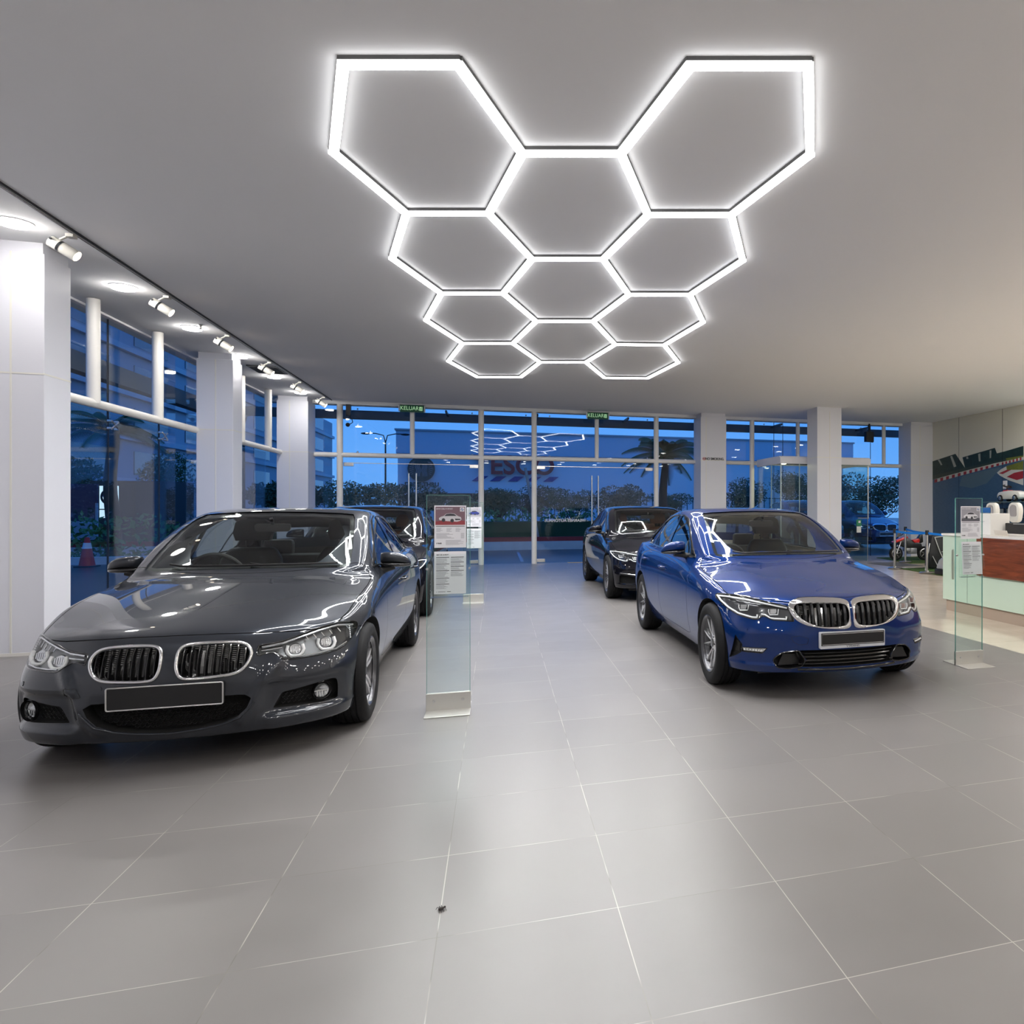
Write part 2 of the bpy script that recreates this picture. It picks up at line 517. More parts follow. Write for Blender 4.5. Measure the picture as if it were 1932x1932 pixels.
def patch(sf, poly, ax, off, sg=1, step=.025, ox=None, thick=0, maxgap=None):
    """skin following the body inside the outline, lifted by off along the surface normal"""
    P = resample(poly, step, True); n = len(P)
    xs = [p.x for p in P]; ys = [p.y for p in P]
    pts = [Vector((p.x, p.y)) for p in P]
    a = min(xs) + step
    while a < max(xs):
        b = min(ys) + step
        while b < max(ys):
            q = Vector((a, b))
            ins = False
            for i in range(n):
                p1, p2 = P[i], P[i-1]
                if (p1.y > b) != (p2.y > b) and a < (p2.x-p1.x)*(b-p1.y)/(p2.y-p1.y)+p1.x: ins = not ins
            if ins and min((q-p).length for p in pts[:n]) > step*.45: pts.append(q)
            b += step
        a += step
    res = geometry.delaunay_2d_cdt(pts, [], [list(range(n))], 1, 1e-6)
    vs = []; last = None
    for p in res[0]:
        h = sf.hit(ax, p.x, p.y, sg, ox)
        if h:
            nn, _ = sf.normal(h[0]); w = h[0] + nn*off; last = w
        else: w = mk3(ax, p.x, p.y, (last[{'y':1,'x':0,'z':2}[ax]] if last else 0))
        vs.append(w)
    fs = [tuple(f) for f in res[2]]
    # orient outwards
    o = Vector((0, -1, 0)) if ax == 'y' else (Vector((sg, 0, 0)) if ax == 'x' else Vector((0, 0, 1)))
    out = []
    for f in fs:
        nn = (vs[f[1]]-vs[f[0]]).cross(vs[f[2]]-vs[f[0]])
        out.append(f if nn.dot(o) >= 0 else tuple(reversed(f)))
    if thick:
        m = len(vs); cnt = {}
        for f in out:
            for i in range(3): cnt[(f[i], f[(i+1) % 3])] = 1
        low = [w + o*(-thick) for w in vs]
        side = [(b, a, a+m, b+m) for (a, b) in cnt if (b, a) not in cnt]
        out = out + [tuple(i+m for i in reversed(f)) for f in out] + side
        vs = vs + low
    return vs, out

def on_surf(sf, pts, ax, off=0, sg=1, step=.03, closed=False, ox=None):
    res = []
    for p in resample(pts, step, closed):
        h = sf.hit(ax, p.x, p.y, sg, ox)
        if h:
            n, _ = sf.normal(h[0]); res.append((h[0] + n*off, n))
    return res

def ribbon(path, w=.005, up=.012, down=.012, closed=False):
    """swept box along a path of (point, normal)"""
    n = len(path); vs = []; fs = []
    for i, (p, nn) in enumerate(path):
        if closed: t = path[(i+1) % n][0] - path[i-1][0]
        else: t = path[min(n-1, i+1)][0] - path[max(0, i-1)][0]
        t.normalize(); b = t.cross(nn).normalized()
        for s1, s2 in ((-1, 1), (1, 1), (1, -1), (-1, -1)):
            vs.append(p + b*(w/2*s1) + nn*(up if s2 > 0 else -down))
    m = n if closed else n-1
    for i in range(m):
        a, c = i*4, ((i+1) % n)*4
        for j in range(4): fs.append((a+j, a+(j+1) % 4, c+(j+1) % 4, c+j))
    if not closed: fs += [(0,1,2,3), tuple(reversed([(n-1)*4+j for j in range(4)]))]
    return vs, fs

def mir(sol):
    vs, fs = sol
    return [Vector((-p.x, p.y, p.z)) for p in vs], [tuple(reversed(f)) for f in fs]
def flipx(poly): return [Vector((-p[0], p[1])) for p in reversed([Vector(q) for q in poly])]

def cut_body(me, cutters, mats):
    """cutters: list of (verts, faces, material)"""
    o = bpy.data.objects.new('body_tmp', me); COL.objects.link(o)
    me.materials.clear()
    for m in mats: me.materials.append(m)
    c = bpy.data.collections.new('cut'); SC.collection.children.link(c)
    obs = []
    for vs, fs, m in cutters:
        cm = bpy.data.meshes.new('cut'); cm.from_pydata(vs, [], fs)
        bm = bmesh.new(); bm.from_mesh(cm); bmesh.ops.recalc_face_normals(bm, faces=bm.faces)
        bmesh.ops.triangulate(bm, faces=[f for f in bm.faces if len(f.verts) > 3])
        bm.to_mesh(cm); bm.free()
        cm.materials.append(m)
        co = bpy.data.objects.new('cut', cm); c.objects.link(co); obs.append(co)
    md = o.modifiers.new('b', 'BOOLEAN'); md.operation = 'DIFFERENCE'; md.operand_type = 'COLLECTION'; md.collection = c
    md.solver = 'EXACT'; md.material_mode = 'TRANSFER'; md.use_self = False
    res = bpy.data.meshes.new_from_object(o.evaluated_get(bpy.context.evaluated_depsgraph_get()))
    for q in obs: bpy.data.objects.remove(q)
    bpy.data.collections.remove(c); bpy.data.objects.remove(o)
    return res

def split_panels(res, sf, paint_m, namer, parent, rootname, keepmats):
    """connected painted islands become panels; carved faces stay with the shell"""
    bm = bmesh.new(); bm.from_mesh(res); bm.faces.ensure_lookup_table()
    mi = {m.name: i for i, m in enumerate(res.materials) if m}
    pi = mi[paint_m.name]
    seen = set(); groups = {}
    for f in bm.faces:
        if f.index in seen or f.material_index != pi: continue
        st = [f]; seen.add(f.index); isl = []
        while st:
            g = st.pop(); isl.append(g)
            for e in g.edges:
                for h in e.link_faces:
                    if h.index not in seen and h.material_index == pi: seen.add(h.index); st.append(h)
        A = sum(g.calc_area() for g in isl)
        c = sum((g.calc_center_median()*g.calc_area() for g in isl), Vector())/max(A, 1e-9)
        nm = namer(c, A, len(isl))
        groups.setdefault(nm, []).extend(isl)
    rest = [f for f in bm.faces if f.material_index != pi]
    done = set()
    for f in rest:          # carved pockets: one object per connected pocket
        if f.index in done: continue
        st = [f]; done.add(f.index); isl = []
        while st:
            g = st.pop(); isl.append(g)
            for e in g.edges:
                for h in e.link_faces:
                    if h.index not in done and h.material_index == f.material_index: done.add(h.index); st.append(h)
        groups.setdefault(('_' + res.materials[f.material_index].name, isl[0].index if res.materials[f.material_index].name != 'panel_gap' else 0), []).extend(isl)
    outs = {}
    for nm, fl in groups.items():
        vm = {}; vs = []; fs = []; mats_used = []; fmi = []
        for f in fl:
            idx = []
            for v in f.verts:
                if v.index not in vm: vm[v.index] = len(vs); vs.append(v.co.copy())
                idx.append(vm[v.index])
            fs.append(idx)
        name = nm if isinstance(nm, str) else nm[0]
        m = paint_m if not name.startswith('_') else bpy.data.materials[name[1:]]
        me = bpy.data.meshes.new(name.strip('_')); me.from_pydata(vs, [], fs); me.materials.append(m); me.update()
        if not name.startswith('_'):
            for p in me.polygons: p.use_smooth = True
            vn = []
            for v in me.vertices:
                n, d = sf.normal(v.co)
                vn.append(n)
            ln = []
            for p in me.polygons:
                for li in p.loop_indices:
                    n = vn[me.loops[li].vertex_index]
                    if n is None or n.dot(p.normal) < .5: n = p.normal
                    ln.append(n)
            me.normals_split_custom_set([tuple(n) for n in ln])
        o = bpy.data.objects.new(name.strip('_'), me); link(o, parent)
        outs.setdefault(name.strip('_'), []).append(o)
    bm.free()
    return outs

def skin(name, vf, m, parent, smooth=40):
    return mesh(name, vf[0], vf[1], m, parent, smooth)

# ------------------------------------------------------------------ wheels
def spoke_profile(pts, y0, y1, mb, depth=.02):
    """flat tapered bar in the wheel plane: pts outline in (u, v) -> wheel local (y, z); x face at y0 .. """
    mb.prism(pts, depth, 'yz', y0)

def make_wheel(style, R=.33, W=.225, rim=.2286):
    """wheel around the x axis, outer face towards +x; returns list of (name, MB, material, subparts)"""
    T = MB(); w = W/2
    prof = [(rim-.004, -w+.02), (rim+.02, -w+.005), (R-.05, -w), (R-.018, -w+.012), (R-.004, -w+.035)]
    g = [-w+.05, -.035, 0, .035, w-.05]
    for x in (-.055, -.02, .02, .055): prof += [(R, x-.006), (R-.007, x-.004), (R-.007, x+.004), (R, x+.006)]
    prof += [(R-.004, w-.035), (R-.018, w-.012), (R-.05, w), (rim+.02, w-.005), (rim-.004, w-.02)]
    T.lathe(prof, axis='x', n=64)
    B = MB()
    # rim barrel and lip
    B.lathe([(rim-.006, -w+.03), (rim-.02, -w+.05), (rim-.035, 0), (rim-.03, w-.06), (rim-.014, w-.03), (rim-.002, w-.022), (rim+.002, w-.012), (rim-.006, w-.010), (rim-.014, w-.016), (rim-.022, w-.032)], axis='x', n=64)
    S = MB()
    xo = w - .030
    def bar(a0, r0, w0, a1, r1, w1, x0, x1, th=.028):
        """tapered spoke from polar (r0,a0) to (r1,a1)"""
        p0 = Vector((0, r0*math.cos(a0), r0*math.sin(a0))); p1 = Vector((0, r1*math.cos(a1), r1*math.sin(a1)))
        t = (p1-p0).normalized(); b = Vector((0, -t.z, t.y))
        vs = []
        for p, ww, x in ((p0, w0, x0), (p0.lerp(p1, .5), (w0+w1)/2*.92, x0*.45+x1*.55+.004), (p1, w1, x1)):
            for sx_, sb in ((x-th, -1.15), (x-.004, -1), (x, -.45), (x, .45), (x-.004, 1), (x-th, 1.15)):
                vs.append(p + b*(sb*ww/2) + Vector((sx_, 0, 0)))
        fs = []
        for i in range(2):
            for j in range(6): fs.append((i*6+j, i*6+(j+1) % 6, (i+1)*6+(j+1) % 6, (i+1)*6+j))
        fs += [tuple(range(6)), tuple(reversed(range(12, 18)))]
        S.add(vs, fs)
    D = MB()
    if style == 'double':       # five pairs of spokes spreading to the lip
        for k in range(5):
            a = 2*PI*k/5 + PI/2
            for s in (-1, 1):
                bar(a+s*.30, .050, .024, a+s*.150, rim-.012, .026, xo-.022, xo-.004)
    elif style == 'vee':        # five V spokes with slim twin blades
        for k in range(5):
            a = 2*PI*k/5 + PI/2
            for s in (-1, 1):
                bar(a+s*.10, .045, .017, a+s*.27, rim-.012, .013, xo-.026, xo-.004)
                bar(a+s*.20, .10, .007, a+s*.38, rim-.014, .007, xo-.034, xo-.022)
    else:                       # ten twin spokes
        for k in range(10):
            a = 2*PI*k/10 + PI/2
            for s in (-1, 1):
                bar(a+s*.10, .05, .014, a+s*.11, rim-.012, .014, xo-.024, xo-.004)
    S.lathe([(.062, xo-.05), (.062, xo-.028), (.052, xo-.02), (.036, xo-.018), (.033, xo-.024)], axis='x', n=32)
    H = MB(); H.lathe([(.033, xo-.02), (.031, xo-.012), (.0001, xo-.011)], axis='x', n=24)
    for k in range(5):
        a = 2*PI*(k+.5)/5 + PI/2
        H.cyl((xo-.03, .05*math.cos(a), .05*math.sin(a)), (xo-.017, .05*math.cos(a), .05*math.sin(a)), .008, n=8)
    BD = MB(); BD.lathe([(.07, xo-.085), (.165, xo-.085), (.165, xo-.115), (.07, xo-.115), (.07, xo-.06), (.0001, xo-.06)], axis='x', n=40)
    BK = MB(); BK.lathe([(.205, -.05), (.0001, -.05)], axis='x', n=32)
    CA = MB(); CA.prism([(r*math.cos(a), r*math.sin(a)) for r, a in [(.105, -.45), (.105, 0), (.105, .45), (.178, .45), (.185, 0), (.178, -.45)]], .08, 'yz', xo-.14)
    return dict(T=T, B=B, S=S, H=H, D=BD, K=BK, C=CA)

def add_wheel(root, meshes, x, y, R, side, mats):
    """side=+1: outer face to +x"""
    w = bpy.data.objects.new('wheel', meshes['B']); link(w, root)
    w.location = (x, y, R); w.rotation_euler = (meshes['rot'], 0, 0 if side > 0 else PI)
    for nm, k in (('tyre', 'T'), ('spokes', 'S'), ('hub_cap', 'H'), ('brake_disc', 'D'), ('inner_dish', 'K'), ('brake_caliper', 'C')):
        link(bpy.data.objects.new(nm, meshes[k]), w)

def wheel_meshes(style, R, W, rim, ms, mb_, rot):
    d = make_wheel(style, R, W, rim)
    out = {'rot': rot}
    for k, m, sm in (('T', M_rubber, 40), ('B', mb_, 35), ('S', ms, 30), ('H', M_gloss, 30), ('D', M_disc, 40), ('K', M_well, 40), ('C', M_blackplastic, 30)):
        o = d[k].build('wm', m, None, sm); out[k] = o.data; bpy.data.objects.remove(o)
    return out

# ------------------------------------------------------------------ shared car fittings
def seat(root, x, y, m, z0=.30, head=True):
    b = MB()
    b.box(x-.25, x+.25, y-.28, y+.24, z0, z0+.2)
    s = b.build('seat', m, root, 40, bev=.05)
    c = MB(); n0 = 0
    prof = [(-.24,.0),(-.26,.3),(-.23,.52),(-.17,.62),(.17,.62),(.23,.52),(.26,.3),(.24,0)]
    c.prism([(x+a, z0+.18+q) for a, q in prof], .13, 'xz', y+.18)
    for v in c.v: v.y += (v.z-z0-.18)*.32
    c.build('backrest', m, s, 40, bev=.035)
    if head:
        d = MB()
        yy = y+.41
        d.prism([(x+a, z0+.86+q) for a, q in [(-.13,0),(-.15,.07),(-.13,.16),(-.08,.19),(.08,.19),(.13,.16),(.15,.07),(.13,0)]], .09, 'xz', yy)
        d.cyl((x-.06, yy+.045, z0+.76), (x-.06, yy+.045, z0+.88), .007, n=6); d.cyl((x+.06, yy+.045, z0+.76), (x+.06, yy+.045, z0+.88), .007, n=6)
        d.build('headrest', m, s, 40, bev=.03)

def interior(root, S, wy):
    yk = S['ykeys']; Y = lambda y: lin(yk, y)
    sm = S['seat']
    for x in (-.37, .37): seat(root, x, Y(2.35), sm, .28)
    b = MB(); b.box(-.62, .62, Y(3.15), Y(3.55), .30, .52); b.box(-.60, .60, Y(3.42), Y(3.62), .5, .98)
    r = b.build('rear_seat', sm, root, 40, bev=.05)
    for x in (-.36, .36):
        d = MB(); d.box(x-.13, x+.13, Y(3.5), Y(3.5)+.1, .96, 1.12); d.build('headrest', sm, r, 40, bev=.035)
    d = MB()
    d.prism([(Y(1.30), .925), (Y(1.55), .93), (Y(1.78), .905), (Y(1.86), .85), (Y(1.84), .6), (Y(1.7), .45), (Y(1.30), .45)], 1.40, 'yz', -.70)
    ds = d.build('dashboard', S.get('dash', M_dash), root, 35, bev=.02)
    c = MB(); c.prism([(-.13+.37*1, .9), (.13+.37, .9), (.15+.37, .955), (.37, .985), (.22, .955)], .2, 'xz', Y(1.62))
    n = MB(); n.prism([(-.5, .89), (-.24, .89), (-.22, .93), (-.28, .965), (-.37, .975), (-.46, .965), (-.52, .93)], .22, 'xz', Y(1.60)); n.build('instrument_hood', S.get('dash', M_dash), ds, 30, bev=.015)
    # steering wheel on the image-left seat (right hand drive)
    st = MB(); cx_, cy_, cz_ = -.37, Y(1.93), .90
    A = Matrix.Translation((cx_, cy_, cz_)) @ Matrix.Rotation(math.radians(-68), 4, 'X')
    st.tube([(.185*math.cos(t*PI/16), .185*math.sin(t*PI/16), 0) for t in range(32)], .016, 8, closed=True)
    st.box(-.17, .17, -.02, .02, -.012, .012); st.box(-.02, .02, -.17, 0, -.012, .012); st.sphere((0, 0, 0), .065, 14, 8, (1, 1, .45))
    st.xf(A)
    st.build('steering_wheel', M_darktrim, root, 40)
    im = MB(); im.prism(round_poly([(-.12, -.03), (.12, -.03), (.125, .03), (-.125, .03)], .02, 3), .03, 'xz', 0)
    im.xf(Matrix.Translation((0, Y(1.93), 1.27+S.get('dz', 0)*.8)) @ Matrix.Rotation(.12, 4, 'X'))
    im.cyl((0, Y(1.93), 1.30), (0, Y(1.90), 1.345+S.get('dz', 0)), .012, n=8)
    im.build('interior_mirror', M_blackplastic, root, 40)
    # shell lining: headliner and pillars read pale in the blue car, dark in the grey one

def door_mirror(root, S, sf):
    tip = S['mirror_tip']; y, z = S['mirror']
    # (distance from the tip, low z, high z, depth forward)
    secs = [(.222, -.048, .040, .030), (.215, -.056, .056, .055), (.190, -.060, .062, .075), (.14, -.061, .062, .088), (.08, -.060, .052, .084), (.035, -.058, .030, .066), (.012, -.054, .004, .045), (.0, -.048, -.022, .022)]
    for sg in (1, -1):
        def shell(f0, f1, grow=0):
            vs = []; fs = []; n = 24
            for d, lo, hi, ry in secs:
                z0, z1 = lo + (hi-lo)*f0, lo + (hi-lo)*f1; cz, rz = (z0+z1)/2, (z1-z0)/2
                for j in range(n):
                    a = 2*PI*j/n; c, s_ = math.cos(a), math.sin(a)
                    ex = .55
                    yy = (ry+grow)*math.copysign(abs(c)**ex, c); zz = rz*math.copysign(abs(s_)**(ex if f1 > .5 else .8), s_)
                    if yy > 0: yy *= .28
                    vs.append(Vector((sg*(tip-d), y + yy + .02*(1-d/.22)**2, z + cz + zz)))
            for i in range(len(secs)-1):
                for j in range(n): fs.append((i*n+j, i*n+(j+1) % n, (i+1)*n+(j+1) % n, (i+1)*n+j))
            fs.append(tuple(range(n))); fs.append(tuple((len(secs)-1)*n+j for j in range(n)))
            b = MB(); b.add(vs, fs); return b
        m = shell(.30, 1).build('door_mirror', S['paint'], root, 50)
        shell(0, .36, -.002).build('mirror_base', M_gloss, m, 50)
        xs = abs(sf.side(y-.02, z-.085, sg)[0].x)
        a = MB(); a.tube([(sg*(xs-.03), y-.02, z-.088), (sg*(xs+.03), y-.01, z-.070), (sg*(tip-.12), y-.01, z-.052)], [.034, .028, .030], 10, up=(0, 0, 1), sq=1.0)
        a.build('mirror_arm', M_blackplastic, m, 40)
        g = MB(); g.prism(round_poly([(sg*(tip-.20), z-.045), (sg*(tip-.02), z-.045), (sg*(tip-.05), z+.035), (sg*(tip-.20), z+.05)], .02), .003, 'xz', y+.027)
        g.build('mirror_glass', M_mirrorglass, m)

def kidney(root, sf, outer, inner, nsl, ring_m, ring_r, depth, wide=None, slat_m=None, slat_w=.012, proud=.012):
    """chrome framed grille with upright slats, both sides; returns cutters"""
    cuts = []
    for sg in (1, -1):
        out = outer if sg > 0 else flipx(outer); inn = inner if sg > 0 else flipx(inner)
        cuts.append((*cutter(sf, inn, 'y', depth), M_gloss))
        g = MB()
        if wide:      # flat chrome band between the two outlines
            a = on_surf(sf, out, 'y', .004, step=.012, closed=True); 
            vo, fo = patch(sf, out, 'y', .014, step=.02)
            # band built as ring of quads
            n = 72
            def rs(poly):
                pts = [Vector(p) for p in poly]; L = [0]
                for i in range(len(pts)): L.append(L[-1] + (pts[(i+1) % len(pts)]-pts[i]).length)
                # start at the angle reference
                c = sum(pts, Vector((0, 0)))/len(pts)
                dense = resample(pts, .003, True)
                dense = sorted(dense, key=lambda p: math.atan2((p.y-c.y)*1.6, p.x-c.x))
                res = []
                for k in range(n):
                    t = -PI + 2*PI*k/n
                    res.append(min(dense, key=lambda p: abs((math.atan2((p.y-c.y)*1.6, p.x-c.x)-t+PI) % (2*PI)-PI)))
                return res
            A, Bq = rs(out), rs(inn)
            vs = []
            for p, q in zip(A, Bq):
                m_ = p.lerp(q, .45)
                for w, off in ((p, .0), (p.lerp(q, .08), .010), (m_, .015), (p.lerp(q, .92), .012), (q, .003), (q, -.03)):
                    h = sf.hit('y', w.x, w.y)
                    nn = sf.normal(h[0])[0]; vs.append(h[0] + nn*off)
            fs = []
            for k in range(n):
                for j in range(5): fs.append((k*6+j, k*6+j+1, ((k+1) % n)*6+j+1, ((k+1) % n)*6+j))
            g.add(vs, fs)
        else:
            pth = on_surf(sf, out, 'y', .002, step=.015, closed=True)
            g.tube([p for p, _ in pth], ring_r, 8, closed=True)
        ko = g.build('kidney_grille', ring_m, root, 50)
        # slats
        xs = [p[0] for p in inn]; x0, x1 = min(xs), max(xs)
        for k in range(nsl):
            x = x0 + (x1-x0)*(k+.5)/nsl
            zs = []
            m_ = [Vector(p) for p in inn]
            for i in range(len(m_)):
                p, q = m_[i-1], m_[i]
                if (p.x > x) != (q.x > x): zs.append(p.y + (q.y-p.y)*(x-p.x)/(q.x-p.x))
            if len(zs) < 2: continue
            zl, zh = min(zs), max(zs)
            s = MB(); vs = []
            K = 6
            for i in range(K+1):
                z = zl + (zh-zl)*i/K
                h = sf.hit('y', x, min(max(z, zl+.004), zh-.004))
                y = h[0].y
                bow = proud*math.sin(PI*min(1, max(0, i/K)))**.5
                for dx, dy in ((-slat_w/2, .03), (-slat_w/2, .004-bow), (-slat_w/5, -bow), (slat_w/5, -bow), (slat_w/2, .004-bow), (slat_w/2, .03)):
                    vs.append(Vector((x+dx, y+dy, z)))
            fs = []
            for i in range(K):
                for j in range(5): fs.append((i*6+j, i*6+j+1, (i+1)*6+j+1, (i+1)*6+j))
            s.add(vs, fs); s.build('grille_slat', slat_m or M_gloss, ko, 40)
        # radiator core behind the slats
        zz = [p[1] for p in inn]
        c = MB(); yb = max(sf.hit('y', min(max(p[0], x0+.01), x1-.01), min(max(p[1], min(zz)+.01), max(zz)-.01))[0].y for p in inn)
        for i in range(12):
            z = min(zz)+.02 + (max(zz)-min(zz)-.04)*i/11
            c.box(x0+.03, x1-.03, yb+depth*.45, yb+depth*.45+.004, z, z+.005)
        c.build('radiator_fins', M_satin if S_FIN else M_blackplastic, ko)
    return cuts
S_FIN = True

def plate(root, sf, zc, w, h, wide_frame, y_off=.012, bottom=0.0, tilt=0, dealer=None):
    hit = min(sf.hit('y', x, z)[0].y for x in (-w/2, 0, w/2) for z in (zc-h/2, zc+h/2))
    y = hit - y_off
    b = MB(); b.prism(round_poly([(-w/2, zc-h/2-bottom), (w/2, zc-h/2-bottom), (w/2, zc+h/2), (-w/2, zc+h/2)], .008), .03, 'xz', y)
    o = b.build('number_plate', M_platewhite if wide_frame else M_plate, root, 30)
    r = MB()
    if wide_frame:
        e = .008
        q = [(-w/2+e, zc-h/2+e), (w/2-e, zc-h/2+e), (w/2-e, zc+h/2-e), (-w/2+e, zc+h/2-e)]
        f = MB(); f.prism(q, .003, 'xz', y-.003); f.build('plate_face', M_plate, o)
        e2 = .015; q2 = [(-w/2+e2, zc-h/2+e2), (w/2-e2, zc-h/2+e2), (w/2-e2, zc+h/2-e2), (-w/2+e2, zc+h/2-e2)]
        r.tube([(a, y-.003, c) for a, c in q2], .0022, 4, closed=True)
        r.build('plate_line', M_platerim, o)
        if dealer: text_mesh('plate_lettering', dealer, .020, M_darktrim, (0, y-.001, zc-h/2-bottom*.5+.004), (PI/2, 0, 0), o, .0005)
    else:
        q = round_poly([(-w/2, zc-h/2), (w/2, zc-h/2), (w/2, zc+h/2), (-w/2, zc+h/2)], .01)
        pts = resample(q, .05, True)
        r.tube([(p.x, y-.001, p.y) for p in pts], .0042, 6, closed=True)
        r.build('plate_frame', M_satin, o, 40)
    return o

def badge(root, sf, x, y):
    h = sf.top(x, y); n, _ = sf.normal(h[0]); p = h[0] + n*.001
    t = n.cross(Vector((1, 0, 0))).normalized()
    M = Matrix.Translation(p) @ Matrix((( 1, t.x, n.x, 0), (0, t.y, n.y, 0), (0, t.z, n.z, 0), (0, 0, 0, 1)))
    b = MB(); b.lathe([(.041, -.002), (.041, .003), (.038, .0045), (.0305, .0045), (.030, .0035)], n=32); b.xf(M)
    o = b.build('badge', M_gloss, root, 40)
    for k in range(4):
        q = MB(); q.add([(0, 0, .0036)] + [(.029*math.cos(PI/2*k+PI/2*i/8), .029*math.sin(PI/2*k+PI/2*i/8), .0036) for i in range(9)], [tuple(range(10))]); q.xf(M)
        q.build('badge_quadrant', M_badgeblue if k % 2 else M_badgewhite, o, recalc=False)
    r = MB(); r.tube([M @ Vector((.040*math.cos(PI*i/16), .040*math.sin(PI*i/16), .004)) for i in range(32)], .0015, 5, closed=True)
    r.build('badge_ring', M_chrome, o, 40)
def W_of(S):
    yk = S['ykeys']
    def W(p):
        x, y, z = p
        zz = z + (S.get('dz', 0)*min(1, (z-.9)/.5) if z > .9 else 0)
        return Vector((x*S.get('sx', 1), lin(yk, y), zz*S.get('sz', 1)))
    return W

def cabin_cutter(S):
    W = W_of(S); secs = []
    for i in range(6, 16):
        k = i-6; sh = .10 if i <= 9 else (-.10 if i >= 12 else 0)
        cy, cz = CENT_Y[i], CENT_Z[i]
        q = [(0, cy, .30), (.68, L1[k][1], .30), (.735, L1[k][1], .78), (L1[k][0]-.062, L1[k][1], L1[k][2]-.01),
             (L3[k][0]-.055, L3[k][1], L3[k][2]-.05), (L4[k][0]-.04, L4[k][1], L4[k][2]-.055), (L5[k][0], L5[k][1], L5[k][2]-.05), (0, cy, cz-.05)]
        secs.append([W((a, b+sh, c)) for a, b, c in q])
    vs = []; fs = []; n = 14
    for s in secs:
        vs += s + [Vector((-p.x, p.y, p.z)) for p in reversed(s[1:-1])]
    for i in range(len(secs)-1):
        for j in range(n): fs.append((i*n+j, i*n+(j+1) % n, (i+1)*n+(j+1) % n, (i+1)*n+j))
    fs += [tuple(range(n)), tuple((len(secs)-1)*n+j for j in reversed(range(n)))]
    return vs, fs

def arch_cutter(x0, x1, y, z, R, n=48):
    b = MB(); b.cyl((x0, y, z), (x1, y, z), R, n=n)
    return b.v, b.f

def scale_poly(poly, d):
    """shrink a convex-ish outline towards the inside by d"""
    P = [Vector(p) for p in poly]; n = len(P); out = []
    A = sum(P[i-1].x*P[i].y - P[i].x*P[i-1].y for i in range(n))
    s = 1 if A > 0 else -1
    for i in range(n):
        t = (P[(i+1) % n]-P[i-1]); 
        if t.length < 1e-9: out.append(P[i]); continue
        t.normalize(); out.append(P[i] + Vector((-t.y, t.x))*d*s)
    return out

def half_loop(pts):
    """mirror an x>=0 open outline (first and last on x=0) to a closed loop"""
    P = [Vector(p) for p in pts]
    return P + [Vector((-p.x, p.y)) for p in reversed(P) if abs(p.x) > 1e-6]

WSCR = half_loop([(0,.998),(.35,.994),(.575,.985),(.632,.995),(.640,1.02),(.625,1.12),(.592,1.26),(.558,1.345),(.530,1.375),(.45,1.384),(.25,1.394),(0,1.398)])
SWIN = [(1.60,.972),(1.70,1.015),(1.95,1.15),(2.15,1.255),(2.32,1.318),(2.55,1.352),(2.85,1.358),(3.12,1.338),(3.34,1.285),(3.52,1.20),(3.64,1.115),(3.665,1.06),(3.60,1.012),(3.40,1.008),(2.9,.996),(2.3,.98)]
RWIN = half_loop([(0,3.42),(.30,3.425),(.47,3.47),(.53,3.60),(.56,3.80),(.50,3.86),(.25,3.85),(0,3.845)])

